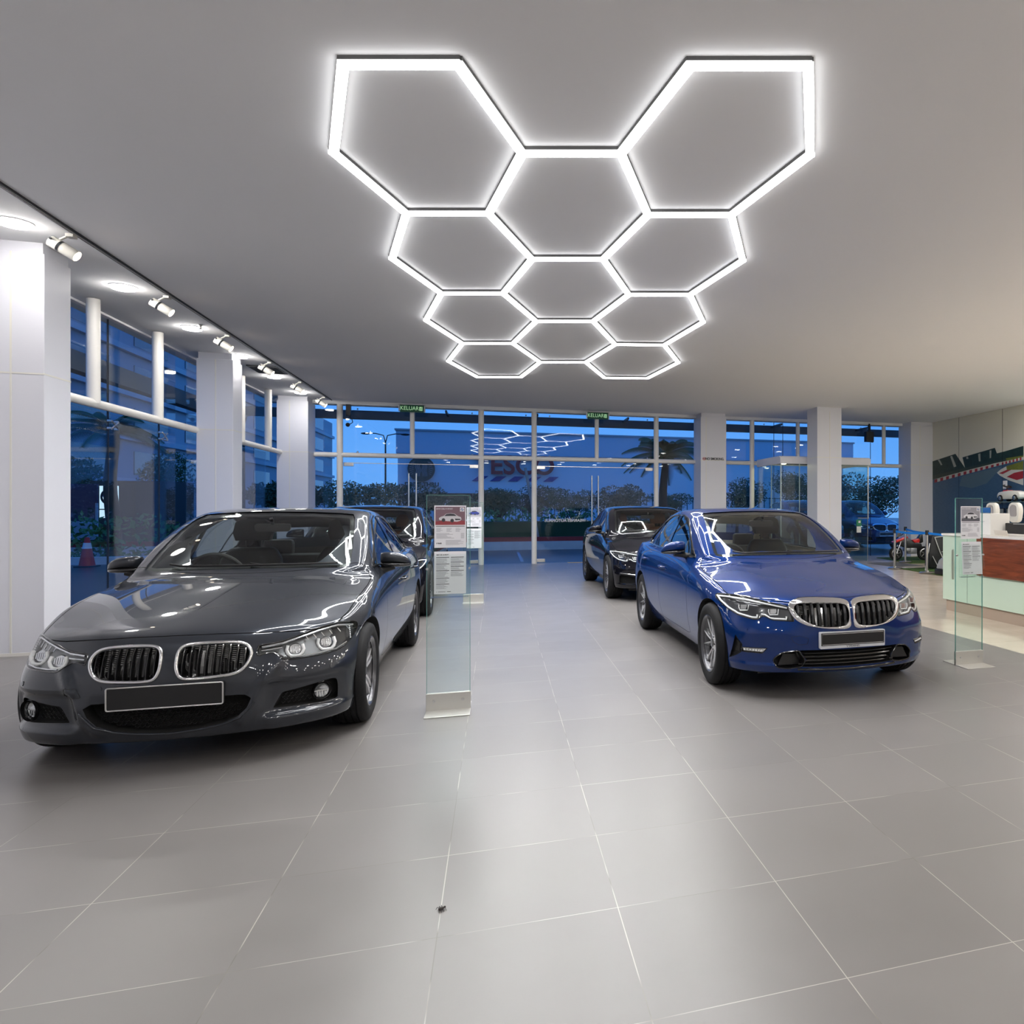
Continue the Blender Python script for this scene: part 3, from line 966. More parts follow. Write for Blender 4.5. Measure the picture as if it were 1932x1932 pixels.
def build_car(S):
    W = W_of(S)
    root = empty('car', S['loc'], 0, S['label'], 'car', S.get('group'))
    me0 = base_body(S)
    if 'sculpt' in S:
        for v in me0.vertices: S['sculpt'](v.co)
        me0.update()
    sf = Surf(me0)
    P = S['paint']
    kx = S.get('sx', 1); Y = lambda y: lin(S['ykeys'], y)
    wl = lambda poly: [Vector((W((p[0], 0, p[1])).x, W((p[0], 0, p[1])).z)) for p in poly]          # front view
    ws = lambda poly: [Vector((Y(p[0]), W((0, 0, p[1])).z)) for p in poly]                          # side view
    wt = lambda poly: [Vector((p[0]*kx, Y(p[1]))) for p in poly]                                    # top view
    cuts = []
    yF, yR, R = S['axles'][0], S['axles'][1], S['R']
    cuts.append((*cabin_cutter(S), S['lining']))
    wscr = wl(S.get('wscr', WSCR)); swin = ws(S.get('swin', SWIN)); rwin = wt(RWIN)
    cuts.append((*cutter(sf, wscr, 'y', .16, ox=Y(1.255)), P))
    cuts.append((*cutter(sf, rwin, 'z', .12), P))
    for sg in (1, -1): cuts.append((*cutter(sf, swin, 'x', .13, sg), M_blackplastic))
    for sg in (1, -1):
        for y in (yF, yR):
            cuts.append((*arch_cutter(sg*.58*kx, sg*1.1, y, R+.005, R+.028), M_well))
    cl = S['openings'](S, sf, root, P)
    cuts += cl
    # shut lines
    g = []
    fl = [Vector(p) for p in S['hood_front']]; hs = [Vector(p) for p in S['hood_side']]
    front = [Vector((-p.x, p.y)) for p in reversed(fl) if p.x > 0] + fl
    loop = on_surf(sf, front, 'y', 0) + on_surf(sf, hs, 'z', 0) + on_surf(sf, [Vector((hs[-1].x*t/8, S['hood_rear'] + (hs[-1].y-S['hood_rear'])*(t/8)**2)) for t in range(8, -9, -1)], 'z', 0)[1:-1] + on_surf(sf, [Vector((-p.x, p.y)) for p in reversed(hs)], 'z', 0)
    clean = [loop[0]]
    for q in loop[1:]:
        if (q[0]-clean[-1][0]).length > .012: clean.append(q)
    cuts.append((*ribbon(clean, .006, .012, .014, True), M_gap))
    for pth in S['side_grooves']:
        a = on_surf(sf, ws(pth), 'x', 0, 1)
        r = ribbon(a, .005, .012, .012)
        cuts.append((*r, M_gap)); cuts.append((*mir(r), M_gap))
    mats = [P, S['lining'], M_blackplastic, M_well, M_gap, M_gloss, M_lampdark, M_lampsilver]
    res = cut_body(me0.copy(), cuts, mats)
    ym = Y
    def namer(c, A, n):
        if A < .004: return 'body_shell'
        if abs(c.x) < .06 and c.y < Y(1.0) and c.z > .70 and A > .4: return 'bonnet'
        if abs(c.x) < .08 and c.y < .5: return 'front_bumper'
        if abs(c.x) > .6 and c.z < .85 and A > .15 and Y(1.5) < c.y < Y(2.7): return ('front_door', c.x > 0)
        if abs(c.x) > .6 and c.z < .95 and A > .12 and Y(2.7) <= c.y < Y(3.5): return ('rear_door', c.x > 0)
        return 'body_shell'
    parts = split_panels(res, sf, P, namer, root, 'car', mats)
    if S.get('debug'): print(S['label'], {k: [len(o.data.polygons) for o in v] for k, v in parts.items()})
    ren = {'wheel_well_black': 'wheel_arch_liner', 'panel_gap': 'shut_line', 'gloss_black': 'grille_recess', 'black_plastic': 'window_reveal', 'lamp_bezel': 'lamp_housing', 'lamp_reflector': 'lamp_bowl', S['lining'].name: 'cabin_lining'}
    for k, v in parts.items():
        for o in v:
            if k in ren:
                nm = ren[k]
                if k == 'wheel_well_black' and sum(v_.co.y for v_ in o.data.vertices)/len(o.data.vertices) < .32: nm = 'intake_recess'
                o.name = nm; o.data.name = nm
    # glass
    wg = skin('windscreen', patch(sf, scale_poly(wscr, .002), 'y', -.006, ox=Y(1.255), step=.03), S.get('wglass', M_wind), root)
    # dark frit border
    a = wscr; b = scale_poly(wscr, .028)
    n = len(a); vs = []; last = None
    for p in list(a) + list(b):
        h = sf.hit('y', p.x, p.y, 1, Y(1.255)); nn = sf.normal(h[0])[0]; vs.append(h[0] - nn*.010)
    mesh('windscreen_border', vs, [(i, (i+1) % n, (i+1) % n+n, i+n) for i in range(n)], M_gloss, wg)
    # wiper
    wp = MB()
    for (xa, xb) in ((-.48, .10), (.02, .56)):
        pts = []
        for t in range(9):
            x = xa + (xb-xa)*t/8; z = 1.012 + .02*math.sin(PI*t/8)*0 + (.012 if t == 0 else 0)
            h = sf.hit('y', x*kx, W((0, 0, z)).z, 1, Y(1.255))
            if h: pts.append(h[0] + sf.normal(h[0])[0]*.012)
        if len(pts) > 2: wp.tube(pts, .008, 6)
    wp.build('wiper', M_blackplastic, root, 40)
    skin('rear_window', patch(sf, scale_poly(rwin, .002), 'z', -.006, step=.04), M_side, root)
    for sg in (1, -1):
        gl = skin('side_window', patch(sf, scale_poly(swin, .002), 'x', -.004, sg, step=.035), S.get('sglass', M_side), root)
        tr = MB(); tr.tube([p for p, _ in on_surf(sf, swin, 'x', .001, sg, .03, True)], S.get('trim_r', .010), 6, closed=True)
        tr.build('window_trim', S.get('trim', M_gloss), gl, 50)
        for ya, yb, lean in ((2.60, 2.70, .06),) + ((3.30, 3.335, .16),):
            zt = [W((0, 0, z)).z for z in (.99, 1.352)]
            k = [(Y(ya), zt[0]), (Y(yb), zt[0]), (Y(yb)+lean*.3, zt[1] - (.08 if ya > 3 else 0)), (Y(ya)+lean*.3, zt[1] - (.08 if ya > 3 else 0))]
            pv = patch(sf, k, 'x', .002, sg, step=.05)
            skin('window_pillar', pv, M_gloss, gl)
    # wheels
    for y in (yF, yR):
        for sg in (1, -1): add_wheel(root, S['wheel'], sg*S['track'], y, R, sg, None)
    door_mirror(root, S, sf)
    interior(root, S, None)
    # door handles
    for sg in (1, -1):
        for yy, zz in S['handles']:
            h = sf.side(yy, zz, sg)
            if h[0] is None: continue
            x = h[0].x
            m = MB(); m.tube([(x-sg*.004, yy-.10, zz), (x+sg*.022, yy-.085, zz), (x+sg*.026, yy, zz+.002), (x+sg*.022, yy+.085, zz+.004), (x-sg*.004, yy+.10, zz+.005)], .011, 8, up=(0, 0, 1))
            m.build('door_handle', P, root, 50)
    # underbody pan
    u = MB(); u.box(-.62*kx, .62*kx, .35, yk_tail(S)-.45, .16, .24); u.build('underbody', M_blackplastic, root)
    return root, sf

def yk_tail(S): return S['ykeys'][-1][1]

def lamp(root, sf, outline, parts_fn, name='headlight', cover_off=.003):
    """clear cover and seal over the carved housing, both sides"""
    for sg in (1, -1):
        q = outline if sg > 0 else flipx(outline)
        h = empty_part(name, root)
        parts_fn(h, sg)
        skin('lamp_cover', patch(sf, scale_poly(q, .002), 'y', cover_off, step=.02), M_lampglass, h)
        t = MB(); t.tube([p for p, _ in on_surf(sf, q, 'y', .0, step=.015, closed=True)], .004, 6, closed=True)
        t.build('lamp_seal', M_gloss, h, 40)

def empty_part(name, root):
    o = bpy.data.objects.new(name, None); o.empty_display_size = .05
    return link(o, root)

def strip3(mb, pts, r, n=8):
    mb.tube(pts, r, n)

# ------------------------------------------------------------------ grey saloon
P_grey = paint('paint_mineral_grey', (.030, .034, .043), .45, .36)
P_blue = paint('paint_blue', (.001, .023, .135), .35, .34)
P_black = paint('paint_black', (.006, .006, .010), .3, .25)

def dist_poly(x, z, pts):
    best = 9
    for (ax, az), (bx, bz) in zip(pts, pts[1:]):
        dx, dz = bx-ax, bz-az; t = max(0, min(1, ((x-ax)*dx+(z-az)*dz)/(dx*dx+dz*dz)))
        best = min(best, math.hypot(x-ax-t*dx, z-az-t*dz))
    return best

def in_poly(x, z, P):
    ins = False
    for i in range(len(P)):
        (ax, az), (bx, bz) = P[i-1], P[i]
        if (az > z) != (bz > z) and x < (bx-ax)*(z-az)/(bz-az)+ax: ins = not ins
    return ins

GF_KID = smooth_closed([(.036,.60),(.040,.642),(.058,.668),(.105,.679),(.20,.679),(.29,.673),(.342,.655),(.368,.618),(.366,.578),(.343,.535),(.30,.509),(.21,.500),(.115,.498),(.062,.508),(.040,.550)], 4)
GF_HL = smooth_closed([(.398,.642),(.455,.647),(.516,.657),(.58,.676),(.634,.694),(.69,.706),(.735,.712),(.785,.707),(.818,.693),(.829,.66),(.815,.615),(.787,.575),(.75,.559),(.70,.554),(.608,.551),(.545,.551),(.506,.571),(.47,.597),(.43,.597),(.398,.591)], 2)
GF_INT = half_loop([(0,.394),(.15,.394),(.27,.394),(.35,.389),(.383,.368),(.364,.318),(.32,.272),(.25,.242),(.15,.226),(0,.214)])
GF_FOG = round_poly([(.470,.285),(.513,.371),(.60,.382),(.735,.403),(.760,.395),(.766,.35),(.763,.272),(.70,.274),(.60,.279)], [.01,.02,.03,.03,.02,.02,.02,.02,.02])

def grey_sculpt(co):
    if co.y > .75 or co.z > .62: return
    x, z = abs(co.x), co.z
    # boomerang crease beside the plate running down to the splitter
    d = dist_poly(x, z, [(.50,.56),(.47,.50),(.44,.44),(.41,.37),(.385,.30),(.33,.245)])
    s = math.exp(-(d/.028)**2)
    co.y -= .026*s
    # side pocket round the fog lamp sits back, splitter blade below comes forward
    if .40 < x < .80 and .25 < z < .45:
        k = min(1, (x-.40)/.06)*min(1, (z-.25)/.02)*min(1, (.45-z)/.03)
        co.y += .030*k*min(1, max(0, (.80-x)/.03))
    if x > .42 and z < .25: co.y -= .022*min(1, (x-.42)/.05)

def grey_openings(S, sf, root, P):
    cuts = []
    inn = scale_poly(GF_KID, .010)
    cuts += kidney(root, sf, GF_KID, inn, 9, M_chrome, .0095, .085, slat_w=.010, proud=.006)
    for sg in (1, -1):
        q = GF_HL if sg > 0 else flipx(GF_HL)
        cuts.append((*cutter(sf, q, 'y', .06), M_lampdark))
        q = GF_FOG if sg > 0 else flipx(GF_FOG)
        cuts.append((*cutter(sf, q, 'y', .07), M_well))
    cuts.append((*cutter(sf, GF_INT, 'y', .10), M_well))
    # headlights
    def inside(h, sg):
        def at(x, z, d): 
            p = sf.hit('y', sg*x, z); return Vector((sg*x, p[0].y+d, z))
        b = MB(); b.add(*patch(sf, scale_poly(GF_HL if sg > 0 else flipx(GF_HL), .003), 'y', -.034, step=.03)); b.build('lamp_bowl', M_lampbowl, h, 40, recalc=False)
        for (x, z, r) in ((.565, .605, .043), (.705, .618, .047)):
            n = sf.normal(at(x, z, 0))[0]; n = (n + Vector((0, -1.2, 0))).normalized()
            c = at(x, z, 0) - n*.013
            t1 = n.cross(Vector((0, 0, 1))).normalized()*(-1); t2 = n.cross(t1).normalized()
            if t2.z < 0: t2 = -t2
            if t1.x*sg < 0: t1 = -t1
            ring = []
            # light ring: flat-bottomed hexagonal arc open on the upper side
            for a, q in ((150, 1), (185, 1.0), (215, 1.02), (240, 1.05), (270, .98), (300, 1.05), (325, 1.02), (355, 1.), (395, 1.)):
                ring.append(c + t1*(math.cos(math.radians(a))*r*q) + t2*(math.sin(math.radians(a))*r*q))
            m = MB(); m.tube(ring, .0095, 8); m.build('light_ring', M_drl, h, 50)
            m = MB(); m.tube([c + (p-c)*.84 - n*.004 for p in ring], .0035, 6); m.build('light_ring', M_lampsilver, h, 50)
            m = MB(); A = Matrix.Translation(c - n*.017) @ Matrix((( t1.x, t2.x, n.x, 0), (t1.y, t2.y, n.y, 0), (t1.z, t2.z, n.z, 0), (0, 0, 0, 1)))
            m.lathe([(.034, 0), (.030, .006), (.024, .004), (.001, .002)], n=24)
            for k in range(5): m.box(-.026+.0115*k, -.020+.0115*k, -.016, .016, .002, .012)
            m.xf(A); m.build('projector', M_lampsilver, h, 40)
        m = MB()
        m.tube([at(.41, .632, .006), at(.50, .640, .008), at(.58, .662, .010), at(.66, .685, .010), at(.74, .697, .012), at(.805, .680, .014)], .0065, 6)
        m.tube([at(.41, .612, .010), at(.46, .614, .012), at(.50, .616, .016)], .005, 6)
        m.tube([at(.79, .592, .012), at(.75, .568, .010), at(.68, .562, .010), at(.60, .560, .008), at(.545, .562, .008)], .005, 6)
        for k in range(9): p = at(.79+.002*k, .685-.011*k, .02); m.sphere(p, .006, 8, 5)
        for k in range(6): m.tube([at(.60+.035*k, .665+.004*k, .018), at(.615+.035*k, .640+.004*k, .026)], .004, 5)
        m.build('lamp_trim', M_lampsilver, h, 40)
    lamp(root, sf, GF_HL, inside)
    # fog lamps
    for sg in (1, -1):
        p = sf.hit('y', sg*.688, .340)[0]
        f = MB(); f.lathe([(.056, -.03), (.058, -.012), (.050, -.014), (.044, -.008)], (0, 0, 0), 'y', 32)
        f.xf(Matrix.Translation((p.x, p.y+.020, p.z)) @ Matrix.Rotation(sg*.55, 4, 'Z'))
        o = f.build('fog_lamp', M_gloss, root, 40)
        g = MB(); g.lathe([(.045, .0), (.044, -.012), (.042, -.014)], (0, 0, 0), 'y', 32); 
        g.lathe([(.042, .0), (.03, .012), (.001, .018)], (0, 0, 0), 'y', 24)
        g.box(-.040, .040, -.006, .012, -.003, .003)
        for k in range(4): g.box(-.026+.014*k, -.020+.014*k, -.004, .012, -.034, -.005)
        g.xf(Matrix.Translation((p.x, p.y+.018, p.z)) @ Matrix.Rotation(sg*.55, 4, 'Z')); g.build('fog_reflector', M_lampsilver, o, 40)
        c = MB(); c.lathe([(.044, -.010), (.03, -.018), (.001, -.021)], (0, 0, 0), 'y', 32); c.xf(Matrix.Translation((p.x, p.y+.018, p.z)) @ Matrix.Rotation(sg*.55, 4, 'Z')); c.build('fog_cover', M_lampglass, o, 40)
        # honeycomb insert
        hx = MB()
        for k in range(7):
            for r in range(5):
                x = .50+.024*k + (.012 if r % 2 else 0); z = .288+.017*r
                if not in_poly(x, z, scale_poly(GF_FOG, .012)) or math.hypot(x-.688, z-.340) < .062: continue
                q = sf.hit('y', sg*x, z)[0]
                hx.tube([(q.x-.010, q.y+.03, z+.004), (q.x, q.y+.022, z-.004), (q.x+.010, q.y+.03, z+.004)], .0028, 4)
        hx.build('bumper_mesh', M_blackplastic, root)
    hx = MB()
    for k in range(27):
        for r in range(7):
            x = -.31+.024*k + (.012 if r % 2 else 0); z = .232+.0175*r
            if not in_poly(x, z, [tuple(p) for p in scale_poly(GF_INT, .022)]): continue
            q = sf.hit('y', x, z)[0]
            hx.tube([(x-.011, q.y+.045, z+.004), (x-.005, q.y+.04, z-.005), (x+.005, q.y+.04, z-.005), (x+.011, q.y+.045, z+.004)], .0026, 4)
    hx.build('bumper_mesh', M_blackplastic, root)
    # bright lower edge of the centre intake
    e = MB(); e.tube([p for p, _ in on_surf(sf, [(-.40,.345),(-.375,.315),(-.33,.266),(-.25,.234),(-.15,.219),(0,.208),(.15,.219),(.25,.234),(.33,.266),(.375,.315),(.40,.345)], 'y', .001, step=.02)], .007, 8)
    e.build('intake_edge', P, root, 50)
    plate(root, sf, .418, .526, .118, False)
    for x, z in ((-.31, .470), (.31, .470), (-.742, .480), (.742, .480)):
        h = sf.hit('y', x, z); n = sf.normal(h[0])[0]
        s = MB(); s.cyl(h[0]-n*.002, h[0]+n*.0025, .013, n=16); s.build('parking_sensor', P, root, 40)
    s = MB(); s.add(*patch(sf, round_poly([(-.47,.425),(-.41,.425),(-.40,.475),(-.455,.475)], .01), 'y', .0006)); 
    l = MB(); l.tube([p for p, _ in on_surf(sf, round_poly([(-.475,.425),(-.395,.425),(-.42,.475),(-.48,.475)], .01), 'y', .0, step=.02, closed=True)], .0015, 4, closed=True); l.build('tow_cover_line', M_gap, root)
    return cuts

GREY = dict(label='dark grey saloon car parked at the front left, facing the camera', loc=(-1.69, 4.62, 0), paint=P_grey,
    ykeys=[(0,0),(.79,.79),(3.60,3.60),(4.63,4.63)], axles=(.79, 3.60), R=.33, track=.775, lining=M_darktrim, seat=M_seatblack,
    openings=grey_openings, sculpt=grey_sculpt, F_Z=[.165,.168,.225,.37,.50,.61,.68,.737], F_IN=[.32,.045,.015,0.,.004,.03,.065,.115], mirror=(1.80, 1.012), mirror_tip=1.018,
    hood_front=[(0,.722),(.2,.720),(.40,.710),(.55,.698),(.65,.699)], hood_side=[(.735,.40),(.772,.62),(.790,.90),(.795,1.18),(.785,1.40),(.745,1.50)], hood_rear=1.225,
    side_grooves=[[(1.63,.99),(1.55,.90),(1.49,.75),(1.46,.55),(1.47,.38),(1.50,.30),(1.60,.285),(2.1,.285),(2.62,.285),(3.10,.285),(3.19,.36),(3.24,.52),(3.36,.70),(3.52,.84),(3.60,.96),(3.62,1.04)],
                  [(2.64,.275),(2.655,.5),(2.665,.8),(2.665,1.02)], [(.44,.683),(.52,.668),(.62,.66)]],
    handles=[(2.52,.80),(3.44,.835)])

# ------------------------------------------------------------------ blue saloon and the two black ones
BF_KO = smooth_closed([(.010,.60),(.010,.68),(.012,.722),(.045,.738),(.10,.745),(.20,.750),(.285,.751),(.375,.746),(.440,.722),(.458,.690),(.445,.638),(.410,.590),(.330,.553),(.222,.534),(.110,.527),(.045,.528),(.012,.545)], 3)
BF_KI = smooth_closed([(.026,.629),(.029,.670),(.045,.696),(.085,.709),(.23,.715),(.37,.711),(.412,.692),(.415,.665),(.390,.620),(.325,.577),(.239,.548),(.09,.548),(.042,.568),(.028,.600)], 3)
BF_HL = round_poly([(.430,.588),(.577,.594),(.608,.615),(.632,.617),(.655,.596),(.69,.592),(.772,.611),(.824,.66),(.852,.715),(.838,.744),(.785,.752),(.69,.745),(.57,.718),(.462,.695),(.440,.655)], [.01,.02,.012,.01,.008,.01,.05,.04,.02,.02,.03,.03,.03,.012,.02])
BF_INT = half_loop([(0,.378),(.40,.378),(.350,.308),(.352,.285),(.385,.250),(.30,.247),(0,.245)])
BF_DUCT = round_poly([(.575,.302),(.545,.335),(.505,.360),(.405,.377),(.352,.300),(.372,.252),(.462,.238),(.548,.246)], .02)
BF_LED = [(.768,.382),(.612,.386),(.642,.349),(.762,.351)]
BF_SLOT = [(.800,.470),(.786,.44),(.764,.405),(.766,.345),(.79,.318),(.822,.282),(.816,.34),(.808,.42)]

def blue_sculpt(co):
    if co.y > .8 or co.z > .60: return
    x, z = abs(co.x), co.z
    # hollow between the upper bumper roll and the lower lip
    if .42 < x < .80 and .26 < z < .50:
        k = math.sin(PI*(z-.26)/.24)*min(1, (x-.42)/.12)*min(1, (.80-x)/.06)
        co.y += .020*k
    if x > .45 and z < .27: co.y -= .012*min(1, (x-.45)/.1)

def blue_openings(S, sf, root, P):
    cuts = []
    kx = S.get('sx', 1); kz = S.get('sz', 1)
    sc = lambda q: [Vector((p[0]*kx, p[1]*kz)) for p in q]
    cuts += kidney(root, sf, sc(BF_KO), sc(BF_KI), 8, M_chrome, .01, .09, wide=True, slat_m=M_slat, slat_w=.022, proud=.004)
    HL = sc(BF_HL)
    for sg in (1, -1):
        f = (lambda q: q) if sg > 0 else flipx
        cuts.append((*cutter(sf, f(HL), 'y', .06), M_lampdark))
        if S['nose'] == 'road':
            cuts.append((*cutter(sf, f(sc(BF_DUCT)), 'y', .09), M_blackplastic))
            cuts.append((*cutter(sf, f(sc(BF_SLOT)), 'y', .05), M_blackplastic))
            cuts.append((*cutter(sf, f(sc(BF_LED)), 'y', .02), M_blackplastic))
        else: cuts.append((*cutter(sf, f(sc(GF_FOG)), 'y', .07), M_well))
    cuts.append((*cutter(sf, sc(BF_INT), 'y', .12), M_well))
    def inside(h, sg):
        def at(x, z, d):
            p = sf.hit('y', sg*x*kx, z*kz); return Vector((sg*x*kx, p[0].y+d, z*kz))
        def bar(pts, r, m, nm='light_bar', d=.012, n=6):
            q = MB(); q.tube([at(x, z, d) for x, z in resample([Vector(p) for p in pts], .02)], r, n); q.build(nm, m, h, 50)
        bar([(.835,.728),(.79,.734),(.70,.727),(.58,.703),(.46,.680)], .008, M_drl, d=.014)
        bar([(.838,.730),(.832,.70),(.808,.658),(.765,.624),(.69,.604),(.662,.606),(.658,.626)], .0075, M_drl)
        bar([(.632,.629),(.610,.628),(.582,.606),(.55,.602),(.475,.600),(.472,.620)], .0075, M_drl)
        for x, z in ((.735, .672), (.555, .652)):
            n = sf.normal(at(x, z, 0))[0]; n = (n + Vector((0, -1.5, 0))).normalized(); c = at(x, z, 0) - n*.022
            t1 = n.cross(Vector((0, 0, 1))).normalized(); t2 = t1.cross(n).normalized()
            if t1.x*sg < 0: t1 = -t1
            if t2.z < 0: t2 = -t2
            P3 = lambda a, b, d=0: c + t1*a + t2*b + n*d
            q = MB(); q.tube([P3(-.040, .020), P3(-.034, -.022), P3(.026, -.022), P3(.036, .004), P3(.034, .020)], .005, 6); q.build('light_ring', M_drl, h, 50)
            q = MB(); A = Matrix.Translation(c - n*.012) @ Matrix((( t1.x, t2.x, n.x, 0), (t1.y, t2.y, n.y, 0), (t1.z, t2.z, n.z, 0), (0, 0, 0, 1)))
            q.box(-.026, .022, -.014, .020, -.01, .004); q.box(-.020, .016, -.008, .014, .004, .008); q.xf(A); q.build('projector', M_lampsilver, h, 30)
        q = MB(); q.add(*patch(sf, scale_poly(f2(HL, sg), .003), 'y', -.036, step=.03)); q.build('lamp_bowl', M_lampdark, h, 40, recalc=False)
    f2 = lambda q, sg: q if sg > 0 else flipx(q)
    lamp(root, sf, HL, inside)
    for sg in (1, -1):
        if S['nose'] != 'road':
            st = MB(); st.tube([p for p, _ in on_surf(sf, [(sg*.50*kx,.40*kz),(sg*.60*kx,.412*kz),(sg*.75*kx,.43*kz)], 'y', .004)], .006, 6); st.build('bumper_strip', M_chrome, root, 40)
            continue
        q = f2(sc(BF_LED), sg)
        b = MB(); b.add(*patch(sf, scale_poly(q, .006), 'y', -.008, step=.015)); o = b.build('fog_lamp', M_lampsilver, root, 40, recalc=False)
        for k in range(7):
            x = .645+.017*k; hh = sf.hit('y', sg*x*kx, .367*kz)[0]
            c = MB(); c.sphere((hh.x, hh.y+.004, hh.z), .008, 8, 6); c.build('fog_element', M_drl, o, 40)
        c = MB(); c.tube([p for p, _ in on_surf(sf, q, 'y', .001, step=.02, closed=True)], .0035, 6, closed=True); c.build('fog_frame', M_gloss, o, 40)
        c = MB(); c.tube([p for p, _ in on_surf(sf, f2(sc(BF_DUCT), sg), 'y', .001, step=.015, closed=True)], .005, 6, closed=True); c.build('duct_frame', M_gloss, root, 40)
        hh = sf.hit('y', sg*.45*kx, .30*kz)[0]
        c = MB(); c.prism([(hh.x-.09, .262*kz), (hh.x+.09, .262*kz), (hh.x+.05, .34*kz), (hh.x-.05, .345*kz)], .02, 'xz', hh.y+.05); c.build('bumper_duct', M_blackplastic, root, 30)
    # horizontal bars of the lower intake
    for k in range(4):
        z = (.266+.029*k)*kz
        xs = .36 + (.03 if k in (0, 3) else 0)
        b = MB(); pts = []
        for t in range(17):
            x = (-xs + 2*xs*t/16)*kx; hh = sf.hit('y', x, z)[0]; pts.append((x, hh.y+.028, z))
        b.tube(pts, .0075, 6); b.build('intake_bar', M_gloss, root, 50)
    e = MB(); e.tube([p for p, _ in on_surf(sf, sc([(-.40,.232),(-.2,.226),(0,.224),(.2,.226),(.40,.232)]), 'y', .001, step=.04)], .010, 8); e.build('intake_edge', M_gloss, root, 50)
    plate(root, sf, .458*kz, .533, .108, True, bottom=.014, dealer='V WEARNES')
    l = MB(); l.tube([p for p, _ in on_surf(sf, sc([(-.46,.475),(-.40,.485),(-.335,.465),(-.345,.425),(-.41,.42),(-.44,.44)]), 'y', .0, step=.02, closed=True)], .0015, 4, closed=True); l.build('tow_cover_line', M_gap, root)
    for x, z in ((-.30, .455), (.30, .455), (-.74, .52), (.74, .52)):
        hh = sf.hit('y', x*kx, z*kz); n = sf.normal(hh[0])[0]
        s = MB(); s.cyl(hh[0]-n*.002, hh[0]+n*.0025, .013, n=16); s.build('parking_sensor', P, root, 40)
    return cuts
M_slat = mat('grille_slat_black', (.03, .031, .034), .22, .6, .3)

BLUE = dict(GREY, label='deep blue saloon car parked at the front right with wide chrome grille', loc=(2.52, 4.88, 0), paint=P_blue,
    ykeys=[(0,0),(.79,.80),(3.60,3.651),(4.63,4.70)], axles=(.80, 3.651), sx=1.009, track=.79, lining=M_cream, seat=M_seatblack, dash=M_dashgrey,
    openings=blue_openings, sculpt=blue_sculpt, mirror=(1.87, 1.05), mirror_tip=1.042, nose='road', ridge=1.6,
    F_Z=[.185,.20,.25,.37,.50,.62,.70,.757], F_IN=[.32,.06,.025,.0,.0,.010,.030,.085],
    hood_front=[(0,.748),(.2,.758),(.36,.754),(.45,.718),(.58,.736),(.72,.757)], hood_side=[(.780,.46),(.800,.62),(.808,.90),(.805,1.18),(.79,1.40),(.75,1.50)],
    wglass=M_wind,
    handles=[(2.55,.815),(3.47,.85)])
BLACK = dict(BLUE, paint=P_black, ykeys=[(0,0),(.79,.87),(3.60,3.845),(4.63,4.93)], axles=(.87, 3.845), sx=1.03, sz=1.03, R=.345, track=.80, lining=M_darktrim, seat=M_seatbrown, dash=M_dash,
    nose='sport', mirror=(1.96, 1.075), mirror_tip=1.062, handles=[(2.70,.845),(3.68,.88)])
HEXP = {'a': (-0.847, 4.655), 'b': (-0.215, 4.453), 'c': (0.167, 5.425), 'd': (-0.074, 6.617), 'e': (-0.753, 6.833), 'f': (-1.119, 5.823), 'g': (1.055, 4.058), 'h': (1.705, 3.850), 'i': (2.143, 4.810), 'j': (1.933, 6.005), 'k': (1.243, 6.226), 'l': (0.843, 5.209), 'm': (0.333, 7.695), 'n': (1.028, 7.473), 'o': (-1.024, 8.104), 'p': (-0.637, 9.241), 'q': (0.062, 9.018), 'r': (2.398, 7.069), 's': (2.185, 8.396), 't': (1.488, 8.618), 'u': (0.497, 10.218), 'v': (1.238, 9.981), 'w': (-0.924, 10.613), 'x': (-0.520, 11.936), 'y': (0.224, 11.698), 'z': (2.673, 9.567), 'A': (2.473, 11.095), 'B': (1.737, 11.291), 'C': (0.702, 13.055), 'D': (1.462, 12.812), 'E': (-0.811, 13.443), 'F': (-0.375, 14.891), 'G': (0.426, 14.634), 'H': (3.001, 12.345), 'I': (2.786, 14.031), 'J': (1.983, 14.227)}
HEXE = 'ab bc cd de ef fa gh hi ij jk kl lg cl dm mn nk eo op pq qm jr rs st tn qu uv vt pw wx xy yu sz zA AB Bv yC CD DB xE EF FG GC AH HI IJ JD'
MURAL = {'sky': [(18.925, 3.984), (18.925, 2.845), (17.753, 2.986), (17.612, 2.735), (17.336, 2.872), (16.053, 3.021), (15.933, 2.881), (14.966, 2.971), (14.966, 3.975), (17.022, 3.909)],
 'trees1': [(18.925, 2.845), (17.777, 2.988), (17.336, 2.565), (18.925, 2.411)],
 'trees2': [(17.45, 2.866), (16.053, 3.021), (15.973, 2.871), (15.659, 2.899), (14.966, 2.983), (14.966, 2.735), (16.073, 2.668), (17.336, 2.565)],
 'verge': [(18.925, 2.411), (17.336, 2.565), (16.073, 2.668), (14.966, 2.742), (14.966, 2.698), (16.073, 2.615), (17.336, 2.481), (18.925, 2.291)],
 'grassb': [(15.621, 2.717), (14.966, 2.748), (14.966, 2.698), (15.582, 2.65)],
 'asphalt': [(18.925, 2.291), (17.336, 2.44), (16.073, 2.55), (14.966, 2.636), (14.966, 1.93), (14.966, -0.44), (18.925, -1.128)],
 'grass': [(15.621, 2.511), (14.966, 2.611), (14.966, 2.388), (15.582, 2.42)],
 'k_edge': [(15.973, 2.361), (15.815, 2.445), (15.601, 2.51), (15.582, 2.42), (14.966, 2.388), (14.966, 2.004), (15.506, 2.148), (15.835, 2.277)],
 'k_red1': [(15.894, 2.345), (15.582, 2.42), (15.411, 2.411), (15.737, 2.318)],
 'k_red2': [(15.582, 2.241), (15.299, 2.33), (14.966, 2.363), (14.966, 2.177), (15.206, 2.143)],
 'lightp': [(17.473, 2.334), (16.804, 2.414), (16.174, 2.476), (15.776, 2.507), (15.973, 2.374), (16.38, 2.101), (17.022, 1.985), (17.589, 2.071)]}
